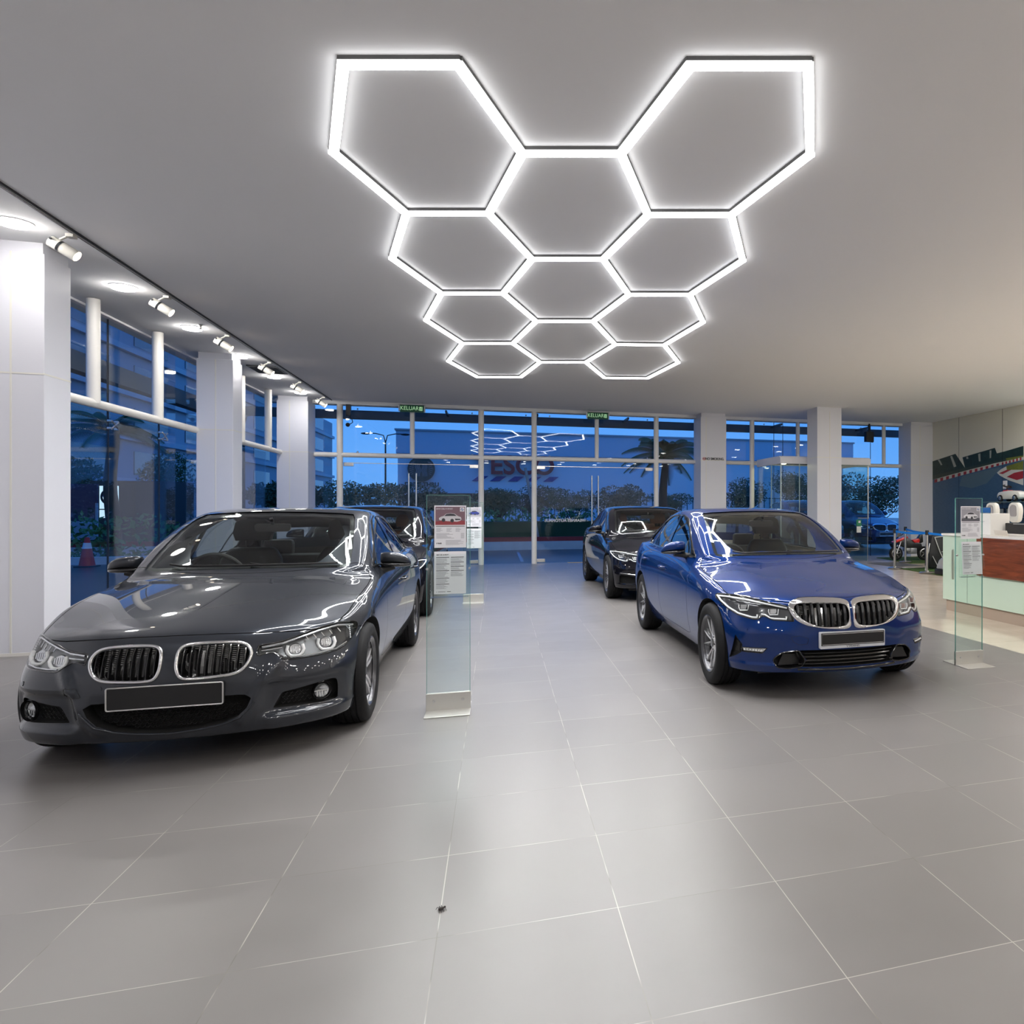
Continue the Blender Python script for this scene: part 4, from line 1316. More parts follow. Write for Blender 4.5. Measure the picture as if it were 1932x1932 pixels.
KERB = [[(18.82, 2.287), (18.669, 2.305), (18.669, 2.216), (18.82, 2.197)], [(18.669, 2.305), (18.521, 2.322), (18.521, 2.234), (18.669, 2.216)], [(18.521, 2.322), (18.374, 2.339), (18.374, 2.252), (18.521, 2.234)], [(18.374, 2.339), (18.229, 2.356), (18.229, 2.269), (18.374, 2.252)], [(18.229, 2.356), (18.086, 2.373), (18.086, 2.287), (18.229, 2.269)], [(18.086, 2.373), (17.944, 2.39), (17.944, 2.304), (18.086, 2.287)], [(17.944, 2.39), (17.805, 2.406), (17.805, 2.321), (17.944, 2.304)], [(17.805, 2.406), (17.667, 2.422), (17.667, 2.337), (17.805, 2.321)], [(17.667, 2.422), (17.531, 2.438), (17.531, 2.354), (17.667, 2.337)], [(17.531, 2.438), (17.397, 2.454), (17.397, 2.37), (17.531, 2.354)], [(17.397, 2.454), (17.264, 2.47), (17.264, 2.386), (17.397, 2.37)], [(17.264, 2.47), (17.133, 2.485), (17.133, 2.402), (17.264, 2.386)], [(17.133, 2.485), (17.013, 2.497), (17.013, 2.416), (17.133, 2.402)], [(17.013, 2.497), (16.894, 2.508), (16.894, 2.43), (17.013, 2.416)], [(16.894, 2.508), (16.777, 2.52), (16.777, 2.443), (16.894, 2.43)], [(16.777, 2.52), (16.66, 2.531), (16.66, 2.457), (16.777, 2.443)], [(16.66, 2.531), (16.546, 2.542), (16.546, 2.47), (16.66, 2.457)], [(16.546, 2.542), (16.432, 2.553), (16.432, 2.483), (16.546, 2.47)], [(16.432, 2.553), (16.32, 2.564), (16.32, 2.496), (16.432, 2.483)], [(16.32, 2.564), (16.208, 2.575), (16.208, 2.509), (16.32, 2.496)], [(16.208, 2.575), (16.098, 2.586), (16.098, 2.522), (16.208, 2.509)], [(16.098, 2.586), (15.99, 2.596), (15.99, 2.534), (16.098, 2.522)], [(15.99, 2.596), (15.882, 2.607), (15.882, 2.547), (15.99, 2.534)], [(15.882, 2.607), (15.776, 2.617), (15.776, 2.559), (15.882, 2.547)], [(15.776, 2.617), (15.706, 2.625), (15.706, 2.566), (15.776, 2.559)], [(15.706, 2.625), (15.636, 2.633), (15.636, 2.573), (15.706, 2.566)], [(15.636, 2.633), (15.567, 2.641), (15.567, 2.58), (15.636, 2.573)], [(15.567, 2.641), (15.498, 2.649), (15.498, 2.588), (15.567, 2.58)], [(15.498, 2.649), (15.43, 2.657), (15.43, 2.595), (15.498, 2.588)], [(15.43, 2.657), (15.363, 2.665), (15.363, 2.602), (15.43, 2.595)], [(15.363, 2.665), (15.295, 2.673), (15.295, 2.608), (15.363, 2.602)], [(15.295, 2.673), (15.229, 2.68), (15.229, 2.615), (15.295, 2.608)], [(15.229, 2.68), (15.162, 2.688), (15.162, 2.622), (15.229, 2.615)], [(15.162, 2.688), (15.097, 2.696), (15.097, 2.629), (15.162, 2.622)], [(15.097, 2.696), (15.031, 2.703), (15.031, 2.636), (15.097, 2.629)], [(15.031, 2.703), (14.966, 2.711), (14.966, 2.642), (15.031, 2.636)]]
PILS = [[(18.652, 2.873), (18.55, 2.874), (18.411, 2.711), (18.487, 2.701)], [(18.029, 2.934), (17.932, 2.941), (17.73, 2.629), (17.848, 2.607)], [(17.279, 2.868), (17.189, 2.869), (17.178, 2.806), (17.257, 2.804)], [(16.75, 2.907), (16.653, 2.92), (16.643, 2.703), (16.717, 2.708)], [(16.266, 2.965), (16.191, 2.966), (16.205, 2.769), (16.26, 2.759)]]
# ------------------------------------------------------------------ the room
M_white = mat('white_panel', (.76, .76, .81), .45)
M_frame = mat('cream_steel', (.86, .83, .78), .4)
M_soffit = mat('white_plaster', (.88, .88, .88), .8)
M_ceil = mat('ceiling_grey', (.90, .90, .91), .9)
M_groove = mat('panel_joint', (.80, .78, .72), .5)
M_pane = glass('window_pane', (.93, .97, 1.0), 1.38)
M_edge = mat('glass_edge_green', (.10, .28, .24), .15, 0, .5)
M_dark = mat('dark_metal', (.02, .022, .025), .4, .5)
M_steel = mat('brushed_steel', (.60, .58, .55), .28, 1)
M_glow = emitter('lamp_glow', (1.0, .97, .94), 62)
M_frontglow = emitter('front_lamp_glow', (1.0, .97, .94), 82)
M_warmglow = emitter('warm_lamp_glow', (1.0, .98, .94), 165)
M_spotglow = emitter('spot_glow', (1.0, .80, .60), 9)
M_tube = emitter('tube_glow', (1.0, 1.0, 1.0), 46)
M_tubeside = emitter('tube_side_glow', (1.0, 1.0, 1.0), 3.6)

def floor_mat(name, tile, ox, oy, base, grout, var, rough, gw=.0042, speck=.02):
    m, nt, b, out = nodes(name); L = nt.links.new
    def N(t, **k):
        n = nt.nodes.new(t)
        for a, v in k.items(): setattr(n, a, v)
        return n
    tc = N('ShaderNodeTexCoord'); sp = N('ShaderNodeSeparateXYZ'); L(tc.outputs['Object'], sp.inputs[0])
    masks = []; cells = []
    for ax, o in (('X', ox), ('Y', oy)):
        s = N('ShaderNodeMath', operation='SUBTRACT'); L(sp.outputs[ax], s.inputs[0]); s.inputs[1].default_value = o
        d = N('ShaderNodeMath', operation='DIVIDE'); L(s.outputs[0], d.inputs[0]); d.inputs[1].default_value = tile
        fl = N('ShaderNodeMath', operation='FLOOR'); L(d.outputs[0], fl.inputs[0]); cells.append(fl)
        fr = N('ShaderNodeMath', operation='SUBTRACT'); L(d.outputs[0], fr.inputs[0]); L(fl.outputs[0], fr.inputs[1])
        c = N('ShaderNodeMath', operation='SUBTRACT'); L(fr.outputs[0], c.inputs[0]); c.inputs[1].default_value = .5
        a = N('ShaderNodeMath', operation='ABSOLUTE'); L(c.outputs[0], a.inputs[0])
        g = N('ShaderNodeMath', operation='GREATER_THAN'); L(a.outputs[0], g.inputs[0]); g.inputs[1].default_value = .5 - gw/tile/2
        masks.append(g)
    mx = N('ShaderNodeMath', operation='MAXIMUM'); L(masks[0].outputs[0], mx.inputs[0]); L(masks[1].outputs[0], mx.inputs[1])
    cb = N('ShaderNodeCombineXYZ'); L(cells[0].outputs[0], cb.inputs[0]); L(cells[1].outputs[0], cb.inputs[1])
    wn = N('ShaderNodeTexWhiteNoise', noise_dimensions='3D'); L(cb.outputs[0], wn.inputs['Vector'])
    nz = N('ShaderNodeTexNoise'); nz.inputs['Scale'].default_value = 3; nz.inputs['Detail'].default_value = 2; L(tc.outputs['Object'], nz.inputs['Vector'])
    fine = N('ShaderNodeTexNoise'); fine.inputs['Scale'].default_value = 90; L(tc.outputs['Object'], fine.inputs['Vector'])
    def mr(src, lo, hi):
        r = N('ShaderNodeMapRange'); L(src, r.inputs['Value']); r.inputs['To Min'].default_value = lo; r.inputs['To Max'].default_value = hi; return r.outputs[0]
    v1 = mr(wn.outputs['Value'], 1-var, 1+var); v2 = mr(nz.outputs['Fac'], .93, 1.07); v3 = mr(fine.outputs['Fac'], 1, 1)
    p = N('ShaderNodeMath', operation='MULTIPLY'); L(v1, p.inputs[0]); L(v2, p.inputs[1])
    p2 = N('ShaderNodeMath', operation='MULTIPLY'); L(p.outputs[0], p2.inputs[0]); L(v3, p2.inputs[1])
    vm = N('ShaderNodeVectorMath', operation='SCALE'); vm.inputs[0].default_value = base; L(p2.outputs[0], vm.inputs['Scale'])
    # grout: pale, with worn darker stretches
    gz = N('ShaderNodeTexNoise'); gz.inputs['Scale'].default_value = 2.3; L(tc.outputs['Object'], gz.inputs['Vector'])
    gr = N('ShaderNodeValToRGB'); L(gz.outputs['Fac'], gr.inputs[0])
    gr.color_ramp.elements[0].position = .42; gr.color_ramp.elements[0].color = (*[c*.35 for c in grout], 1)
    gr.color_ramp.elements[1].position = .54; gr.color_ramp.elements[1].color = (*grout, 1)
    mc = N('ShaderNodeMix', data_type='RGBA'); L(mx.outputs[0], mc.inputs['Factor']); L(vm.outputs[0], mc.inputs['A']); L(gr.outputs[0], mc.inputs['B'])
    L(mc.outputs['Result'], b.inputs['Base Color'])
    ro = mr(nz.outputs['Fac'], rough-.05, rough+.06); L(ro, b.inputs['Roughness'])
    bp = N('ShaderNodeBump'); bp.inputs['Strength'].default_value = .25; bp.inputs['Distance'].default_value = .002; bp.invert = True
    L(mx.outputs[0], bp.inputs['Height']); L(bp.outputs[0], b.inputs['Normal'])
    b.inputs['Specular IOR Level'].default_value = .5
    return m

M_floor = floor_mat('grey_porcelain_tile', .6, .408, 2.587, (.196, .184, .178), (.44, .41, .37), .055, .32, .0034)
M_beige = floor_mat('beige_polished_tile', .8, 4.9, 2.5, (.62, .53, .43), (.45, .36, .28), .03, .16, .003)

def struct(o): o['kind'] = 'structure'; return o
H = 4.01
b = MB(); b.box(-5.15, 4.9, -6, 19.75, -.12, 0); struct(b.build('floor', M_floor))
b = MB(); b.box(4.9, 12.6, -6, 19.75, -.12, 0); struct(b.build('floor_lounge', M_beige))
b = MB(); b.box(-3.74, 12.6, -6, 19.42, H, H+.14); struct(b.build('ceiling', M_ceil))
b = MB(); b.box(-5.15, -3.74, -6, 19.42, H-.002, H+.14); struct(b.build('ceiling_soffit', M_soffit))
b = MB(); b.box(-5.15, 12.6, 19.42, 19.75, 3.93, H+.14); struct(b.build('beam_back', M_soffit))
b = MB(); b.box(-5.15, -4.95, -6, 19.75, 3.98, H+.14); struct(b.build('beam_left', M_soffit))
b = MB(); b.box(12.45, 12.6, -6, 19.75, 0, H+.14); struct(b.build('wall_right', M_soffit))
b = MB(); b.box(-5.15, 12.6, -6.15, -6, 0, H+.14); struct(b.build('wall_behind', mat('wall_grey', (.70, .70, .70), .7)))
b = MB(); b.box(-5.15, -4.95, -6, 3.0, 0, H); struct(b.build('wall_left', M_white))

# pillars clad in white panels: body, joints, recessed collar at the top
def pillar(x0, x1, y0, y1, gx, seam=2.73, top=H, gy=None, tall=False):
    e = MB(); e.box(x0, x1, y0, y1, 0, H if tall else 3.90); o = e.build('pillar', M_white, bev=.004); struct(o)
    c = MB(); c.box(x0+.02, x1-.02, y0+.02, y1, 3.90, top)
    if not tall: struct(c.build('pillar_collar', M_white, o))
    j = MB()
    if gx: j.box(gx-.008, gx+.008, y0-.004, y0+.01, .0, 3.90)
    if gy: j.box(x1-.01, x1+.004, gy-.006, gy+.006, 0, 3.90)
    j.box(x0-.003, x1+.003, y0-.003, y1, seam-.008, seam+.008)
    struct(j.build('pillar_joint', M_groove, o))
    k = MB(); k.box(x0-.006, x1+.006, y0-.006, y1, 0, .03); struct(k.build('pillar_base', M_frame, o))
    return o
pillar(-5.3, -4.20, 8.76, 9.22, -4.46)
pillar(-4.72, -4.20, 14.05, 14.50, -4.45)
pillar(-4.80, -4.165, 18.92, 19.62, -4.54)
p4 = pillar(5.21, 5.93, 18.88, 19.62, 5.36)
pillar(7.73, 8.41, 16.9, 17.53, 8.08, tall=True)
pillar(11.69, 12.449, 18.92, 19.62, 12.0)
pillar(-5.1, -4.2, 3.0, 3.5, -4.46)

# left window wall
XL = -4.74
def tube(name, p0, p1, r, parent=None):
    m = MB(); m.cyl(p0, p1, r, n=24, caps=False); o = m.build(name, M_frame, parent, 60); struct(o); return o
def bracket(parent, x, y, z, ax):
    """four-armed glass fitting"""
    m = MB()
    for s in (-1, 1):
        for t in (-1, 1):
            q = (x, y+.09*s, z+.05*t) if ax == 'x' else (x+.09*s, y, z+.05*t)
            m.cyl((x, y, z), q, .009, n=6); m.cyl(q, (q[0]-(.05 if ax == 'x' else 0), q[1]+(.05 if ax == 'y' else 0), q[2]), .018, n=8)
    m.build('glass_bracket', M_steel, parent, 40)
def bay(n, x0, x1, y0, y1, verts, joints, ax, lower=True):
    """one bay of glazing: two panes, tubes, joints"""
    w = MB()
    if ax == 'x': w.box(-5.02, -5.008, y0, y1, .0, 2.70); w.box(-5.02, -5.008, y0, y1, 2.74, 3.99)
    else: w.box(x0, x1, 19.66, 19.672, .0, 2.70); w.box(x0, x1, 19.66, 19.672, 2.74, 3.96)
    o = w.build('window_%d' % n, M_pane); struct(o)
    if ax == 'x':
        tube('window_transom', (XL, y0, 2.72), (XL, y1, 2.72), .055, o)
        for y in verts: tube('window_post', (XL, y, 2.72), (XL, y, 4.0), .070, o)
        for y in joints:
            j = MB(); j.box(-5.024, -5.004, y-.006, y+.006, 0, 3.99); struct(j.build('window_joint', M_dark, o))
            bracket(o, -4.93, y, 2.55, 'x')
    else:
        tube('window_transom', (x0, 19.5, 2.72), (x1, 19.5, 2.72), .058, o)
        for x in joints:
            j = MB(); j.box(x-.005, x+.005, 19.655, 19.677, 0, 3.96); struct(j.build('window_joint', M_dark, o))
    return o
b = MB(); b.box(-5.15, -4.95, 3.5, 8.76, 0, 3.99); struct(b.build('wall_left_panel', M_white))  # unseen opaque panel added in a window bay to tone down blue reflections
bay(2, 0, 0, 9.22, 14.05, [10.9, 12.68], [9.75, 11.9, 13.45], 'x')
bay(3, 0, 0, 14.50, 18.92, [16.3, 18.05], [16.9], 'x')
def mull(x, full=True, r=.068, parent=None):
    m = MB(); m.cyl((x, 19.5, 0 if full else 2.72), (x, 19.5, 3.95), r, n=24, caps=False)
    o = m.build('mullion', M_frame, parent, 60); struct(o); return o
bx = [-4.165, -3.615, -.40, .90, 4.12, 5.21]
for k in range(5): bay(4+k, bx[k], bx[k+1], 0, 0, [], [], 'y')
for x in bx[1:5]: mull(x)
for x in (-2.01, 2.51): mull(x, False, .055)
bay(9, 5.93, 9.0, 0, 0, [], [7.62, 7.9], 'y'); mull(6.89); mull(8.30, False, .058)
bay(10, 9.0, 11.69, 0, 0, [], [10.75], 'y'); mull(11.11, False, .058)
for x in (-3.25, -.62, .70, 1.30, 3.9, 7.3, 10.4):
    k = MB(); k.sphere((x, 19.62, 2.80), .025, 8, 6); k.sphere((x, 19.62, 3.85), .02, 8, 6); struct(k.build('glass_button', M_steel, None, 40))

# two pairs of frameless glass doors
def doors(n, x0, x1, xm):
    d = MB(); d.box(x0+.07, xm-.006, 19.60, 19.612, .03, 2.52); d.box(xm+.006, x1-.07, 19.60, 19.612, .03, 2.52)
    o = d.build('door_%d' % n, M_pane); struct(o)
    for x in (xm-.085, xm+.085):
        h = MB(); h.cyl((x, 19.53, .40), (x, 19.53, 2.30), .020, n=14)
        for z in (.55, 1.35, 2.15): h.cyl((x, 19.53, z), (x, 19.60, z), .010, n=8)
        h.build('door_handle', M_steel, o, 40)
    for x in (x0+.17, x1-.17):
        for z in (2.50, .07):
            c = MB(); c.box(x-.11, x+.11, 19.585, 19.63, z-.045, z+.045); c.build('door_patch_fitting', M_steel, o, bev=.006)
    t = MB(); t.box(x0+.07, x1-.07, 19.60, 19.615, 2.525, 2.54); t.build('door_rail', M_steel, o)
    return o
d1 = doors(1, -3.615, -.40, -2.01)
d2 = doors(2, .90, 4.12, 2.47)
s = MB(); s.box(1.75, 3.9, 19.45, 19.60, 0, .012); struct(s.build('door_threshold', mat('brass', (.55, .38, .18), .35, 1), d2))
M_decal = mat('white_decal', (.75, .75, .75), .5)
text_mesh('glass_lettering', '- WEARNES AUTOHAUS', .105, M_decal, (1.735, 19.594, 1.11), (PI/2, 0, 0), d2, .001, sx=-1, bold=.002)
text_mesh('glass_lettering', '- WEARNES AUTOHAUS', .105, M_decal, (-2.75, 19.594, 1.11), (PI/2, 0, 0), d1, .001, sx=-1, bold=.002)

# NO SMOKING notice on the fourth pillar
ns = empty('notice', (5.3, 18.876, 2.77), 0, 'no smoking notice printed on the white pillar beside the glass doors', 'notice')
text_mesh('notice_lettering', 'NO SMOKING.', .088, M_dark, (.30, 0, 0), (PI/2, 0, 0), ns, .001, sx=.92, bold=.003)
r = MB(); r.tube([(.036*math.cos(t*PI/12)-.0, -.001, .036*math.sin(t*PI/12)) for t in range(24)], .006, 4, closed=True); r.tube([(-.026, -.001, .026), (.026, -.001, -.026)], .005, 4)
r.build('prohibition_ring', mat('notice_red', (.6, .04, .04), .5), ns)
r = MB(); r.box(-.022, .016, -.002, .0, -.005, .005); r.build('cigarette', M_dark, ns)

# ------------------------------------------------------------------ ceiling lights and soffit fittings
hx = empty('hexagonal_ceiling_light', (0, 0, 0), 0, 'large honeycomb ceiling light of glowing white bars', 'ceiling light')
WID = .031
for e in HEXE.split():
    p, q = Vector((*HEXP[e[0]], 0)), Vector((*HEXP[e[1]], 0))
    t = (q-p).normalized(); n_ = Vector((-t.y, t.x, 0)); L = (q-p).length
    a, c = p - t*.018, q + t*.018
    def bar(mb, w, z0, z1):
        vs = [a+n_*w, a-n_*w, c-n_*w, c+n_*w]
        mb.add([v+Vector((0, 0, z0)) for v in vs] + [v+Vector((0, 0, z1)) for v in vs], [(0,1,2,3),(7,6,5,4),(0,4,5,1),(1,5,6,2),(2,6,7,3),(3,7,4,0)])
    m = MB(); bar(m, WID, 3.960, 3.984); o = m.build('light_bar', None, hx, mats=[M_tube, M_tubeside])
    for p_ in o.data.polygons: p_.material_index = 0 if p_.normal.z < -.5 else 1
    m = MB(); bar(m, WID*.97, 3.984, 4.010); m.build('bar_housing', mat('bar_housing_dark', (.12, .12, .12), .5), o)

MRIM = {'lamp_glow': emitter('rim_glow', (1.0, .97, .94), 85), 'front_lamp_glow': emitter('front_rim_glow', (1.0, .97, .94), 30), 'warm_lamp_glow': emitter('warm_rim_glow', (1, .97, .91), 10)}
def downlight(x, y, label, group, r=.115, m=M_glow):
    o = empty('downlight', (x, y, H), 0, label, 'downlight', group)
    d = MB(); d.lathe([(r, -.010), (r-.001, -.036)], n=16); d.build('lamp_rim', MRIM[m.name], o, 40)
    d = MB(); d.lathe([(r-.001, -.036), (r-.02, -.042), (.0001, -.045)], n=16); d.build('lamp_lens', m, o, 40)
    k = MB(); k.lathe([(r+.022, 0), (r+.020, -.010), (r, -.012)], n=16); k.build('trim_ring', M_soffit, o, 40)
    return o
G1 = 'downlights along the white soffit'
dl = ['nearest downlight in the white soffit, cut by the left edge of the photo', 'second downlight along the soffit, beyond the first big pillar', 'third downlight along the soffit, just past the sprinkler head',
      'fourth downlight along the soffit, above the second pillar', 'fifth downlight along the soffit, just past the dark air vent', 'sixth and farthest downlight along the soffit, by the corner pillar']
dprot = None
for k in range(6):
    y = 8.2 + 2.0*k
    if dprot is None: dprot = o = downlight(-4.15, y, dl[k], G1)
    else:
        o = copy_tree(dprot); o.location = (-4.15, y, H); o['label'] = dl[k]
fprot = None
G2 = 'added fill downlights in the unseen ceiling over the front of the hall'  # lamps added out of view; their bounce brightens floor and ceiling
for x in (-2.6, -.6, 1.4, 3.4, 5.4, 7.4, 9.4):
    for y in (-3.6, -1.6, .4, 2.4):
        if y > 2 and x > -1.5 and x < 4: continue
        if fprot is None: fprot = o = downlight(x, y, '', '', m=M_frontglow)
        else: o = copy_tree(fprot)
        o.location = (x, y, H); o['label'] = 'added unseen fill downlight in the grey ceiling, out in front of the cars'; o['group'] = G2
wprot = None  # lamps added beyond the right frame edge to brighten mural and beige floor
for x, y in ((11.2, 5.0), (11.2, 7.5), (11.2, 10.0), (11.6, 12.4), (9.4, 5.2), (9.2, 7.6), (9.9, 9.4), (10.9, 11.4), (12.0, 9.0), (12.0, 11.0), (12.05, 13.4), (7.4, 4.6), (7.3, 6.4)):
    if wprot is None: wprot = o = downlight(x, y, '', '', m=M_warmglow)
    else: o = copy_tree(wprot)
    o.location = (x, y, H); o['label'] = 'added unseen fill downlight in the ceiling over the reception counter'; o['group'] = 'added fill downlights over the reception counter'

# track and spotlights
tr = MB(); tr.box(-3.80, -3.765, -5, 19.0, 3.985, 4.008); tr.mi = 1; tr.box(-3.778, -3.770, -5, 19.0, 3.983, 3.986); tr.box(-3.748, -3.742, -5, 19.3, 3.985, 4.009)
tag(tr.build('lighting_track', None, mats=[M_soffit, M_dark]), 'long white lighting track with dark slot along the soffit edge', 'lighting track')
sl = ['track spotlight nearest the viewer, ahead of the first big pillar', 'second track spotlight, above the first tall window', 'third track spotlight, beyond the sprinkler head', 'fourth track spotlight, in front of the dark air vent',
      'fifth track spotlight, just beyond the air vent', 'farthest track spotlight, at the back corner of the soffit']
M_spot = mat('spot_housing', (.68, .66, .60), .4)
sp0 = None
for k in range(6):
    y = 8.35 + 2.07*k
    if sp0 is None:
        sp0 = o = empty('spotlight', (-3.80, y, 3.985), 0, sl[0], 'spotlight', 'spotlights on the soffit track')
        d = Vector((.80, .06, -.50)).normalized(); c = Vector((-.06, 0, -.135))
        a = MB(); a.cyl(c-d*.11, c+d*.12, .052, n=24); a.build('lamp_body', M_spot, o, 40)
        a = MB(); a.cyl(c-d*.035, c-d*.012, .0535, n=24, caps=False); a.cyl(c-d*.085+Vector((.0,-.045,.02)), c-d*.085+Vector((0,-.056,.026)), .012, n=10); a.build('lamp_band', M_dark, o, 40)
        a = MB(); a.cyl(c+d*.118, c+d*.124, .046, n=24); a.build('lamp_lens', M_spotglow, o, 40)
        a = MB(); a.box(-.03, .03, -.04, .04, -.03, 0); a.cyl((0, 0, 0), c-d*.05+Vector((0, 0, .04)), .012, n=8); a.build('track_adapter', M_spot, o, 40)
    else: o = copy_tree(sp0); o.location = (-3.80, y, 3.985); o['label'] = sl[k]
v = MB(); v.box(-4.30, -3.82, 15.05, 15.80, 3.985, 4.007)
vo = tag(v.build('air_vent', M_dark), 'square dark air vent in the white soffit', 'air vent')
v = MB()
for k in range(9): v.box(-4.28, -3.84, 15.09+.08*k, 15.10+.08*k, 3.978, 3.99)
v.build('vent_slat', mat('vent_grey', (.10, .10, .10), .5), vo)
s = MB(); s.cyl((-3.98, 12.0, 4.008), (-3.98, 12.0, 3.95), .012, n=8); s.lathe([(.035, 3.95), (.03, 3.945), (.001, 3.945)], (-3.98, 12.0, 0), n=12); s.lathe([(.03, 4.006), (.02, 3.995)], (-3.98, 12.0, 0), n=12)
tag(s.build('sprinkler', M_steel, None, 40), 'small metal sprinkler head under the white soffit', 'sprinkler')
s = MB(); s.lathe([(.10, H-.004), (.09, H-.010), (.0001, H-.010)], (-4.2, 8.95, 0), n=24)
tag(s.build('ceiling_speaker', mat('grille_grey', (.55, .55, .54), .8)), 'round grey flush speaker grille beside the nearest soffit downlight', 'speaker')

# KELUAR exit signs
M_green = mat('exit_green', (.004, .075, .035), .35, emit=(.01, .25, .10), estr=.01)
M_letter = emitter('exit_letter', (.40, .72, .40), .5)
def exit_sign(x, lab):
    o = empty('exit_sign', (x, 19.2, 3.86), 0, lab, 'exit sign', 'exit signs over the glass doors')
    b = MB(); b.box(-.27, .27, -.02, .02, -.09, .085); b.build('sign_panel', M_green, o)
    b = MB(); b.box(-.30, -.275, -.025, .025, -.075, .10); b.box(.275, .30, -.025, .025, -.085, .10); b.box(-.30, .30, -.025, .025, .085, .10); b.build('sign_frame', M_satin, o)
    text_mesh('sign_lettering', 'KELUAR', .135, M_letter, (-.055, -.022, .0), (PI/2, 0, 0), o, .001, sx=.86, bold=.0)
    b = MB(); b.prism([(.165, -.05), (.235, -.05), (.235, .045), (.165, .045)], -.002, 'xz', -.021); b.build('sign_picture', M_letter, o)
    b = MB(); b.tube([(.185, -.025, -.045), (.20, -.025, -.01), (.205, -.025, .018)], .006, 4); b.tube([(.222, -.025, -.04), (.212, -.025, -.015), (.20, -.025, -.008)], .005, 4); b.tube([(.185, -.025, .0), (.205, -.025, .015), (.225, -.025, .0)], .004, 4); b.sphere((.213, -.025, .03), .008, 8, 6)
    b.build('running_figure', M_green, o)
    b = MB(); b.cyl((-.24, 0, .10), (-.24, 0, .16), .008, n=8); b.cyl((.24, 0, .10), (.24, 0, .16), .008, n=8); b.build('sign_hanger', M_satin, o)
    return o
exit_sign(-1.985, 'green exit sign over the left pair of glass doors, behind the grey saloon')
exit_sign(2.50, 'green exit sign over the right pair of glass doors, above the black saloon')
cb = MB(); cb.box(-3.47, -3.37, 19.40, 19.52, 3.66, 3.93); cb.tube([(-3.40, 19.42, 3.66), (-3.34, 19.40, 3.58), (-3.32, 19.40, 3.50), (-3.37, 19.40, 3.46), (-3.45, 19.40, 3.45)], .010, 6); cb.sphere((-3.43, 19.42, 3.44), .05, 12, 8)
tag(cb.build('security_camera', M_dark, None, 40), 'small dark camera on a cable at the top of the left corner mullion', 'camera')
cb = MB(); cb.box(10.45, 10.70, 19.36, 19.50, 3.42, 3.72); cb.box(10.55, 10.60, 19.40, 19.46, 3.72, 3.96); cb.cyl((10.66, 19.38, 3.40), (10.66, 19.38, 3.44), .03, n=10)
tag(cb.build('loudspeaker', M_dark, None, 30), 'dark boxy loudspeaker hanging in the window by the corner pillar', 'loudspeaker')

# ------------------------------------------------------------------ glass entrance booth
bo = empty('entrance_booth', (8.2, 18.4, 0), 0, 'glass entrance booth with a white canopy standing against the back windows', 'entrance booth')
def rel(x, y): return x-8.2, y-18.4
b = MB()
x0, y0 = rel(7.0, 17.6); x1, y1 = rel(9.63, 19.40)
b.box(x0, x1, y0, y0+.06, 2.60, 2.77); b.box(x0, x0+.06, y0+.06, y1, 2.60, 2.80); b.box(x1-.06, x1, y0+.06, y1, 2.60, 2.80); b.box(x0+.06, x1-.06, y0+.06, y1, 2.72, 2.80)
b.build('booth_canopy', M_white, bo)
b = MB(); b.box(x0+.06, x1-.06, y0+.06, y1, 2.69, 2.715); b.build('booth_ceiling', M_darktrim, bo)
b = MB(); b.box(x0+.02, x1-.06, y0+.02, y0+.032, .02, 2.60); b.box(x0+.02, x0+.032, y0+.04, y1, .02, 2.60); b.box(x1-.072, x1-.06, y0+.04, y1, .02, 2.60)
b.build('booth_glass', glass('booth_pane', (.88, .95, .93), 1.42), bo)
b = MB()
for x in (7.55, 8.75): a, c = rel(x, 17.6); b.box(a-.006, a+.006, c+.012, c+.040, .02, 2.60)
b.box(x0+.014, x0+.038, y0+.014, y0+.038, .02, 2.60); b.box(x0+.014, x0+.038, -.1, -.085, .02, 2.6)
b.build('glass_edge', mat('pane_edge_pale', (.55, .66, .62), .2), bo)
b = MB(); a, c = rel(9.54, 17.6); b.cyl((a, c-.02, 1.15), (a, c-.02, 2.58), .022, n=12); b.cyl((a-.30, c-.01, 1.17), (a+.03, c-.01, 1.17), .014, n=8); b.cyl((a, c, .0), (a, c, 1.15), .010, n=8); b.build('door_post', M_steel, bo, 40)
for k, (xx, yy) in enumerate(((7.35, 18.5), (7.62, 18.9), (7.95, 18.2))):
    a, c = rel(xx, yy); l = MB(); l.lathe([(.07, 2.69), (.06, 2.672), (.001, 2.668)], (a, c, 0), n=20); l.build('booth_lamp', emitter('warm_lamp', (1, .86, .55), 60), bo, 40)
b = MB(); a, c = rel(9.20, 17.6); b.box(a, a+.15, c-.003, c+.008, .96, 1.13); o = b.build('door_notice', mat('notice_green', (.02, .22, .09), .5), bo)
b = MB(); b.box(a+.01, a+.14, c-.003, c+.008, .78, .945); b.build('door_notice', mat('notice_white', (.8, .8, .76), .5), bo)
b = MB(); b.box(a+.06, a+.12, c-.006, c-.003, 1.04, 1.10); b.build('notice_picture', M_decal, o)
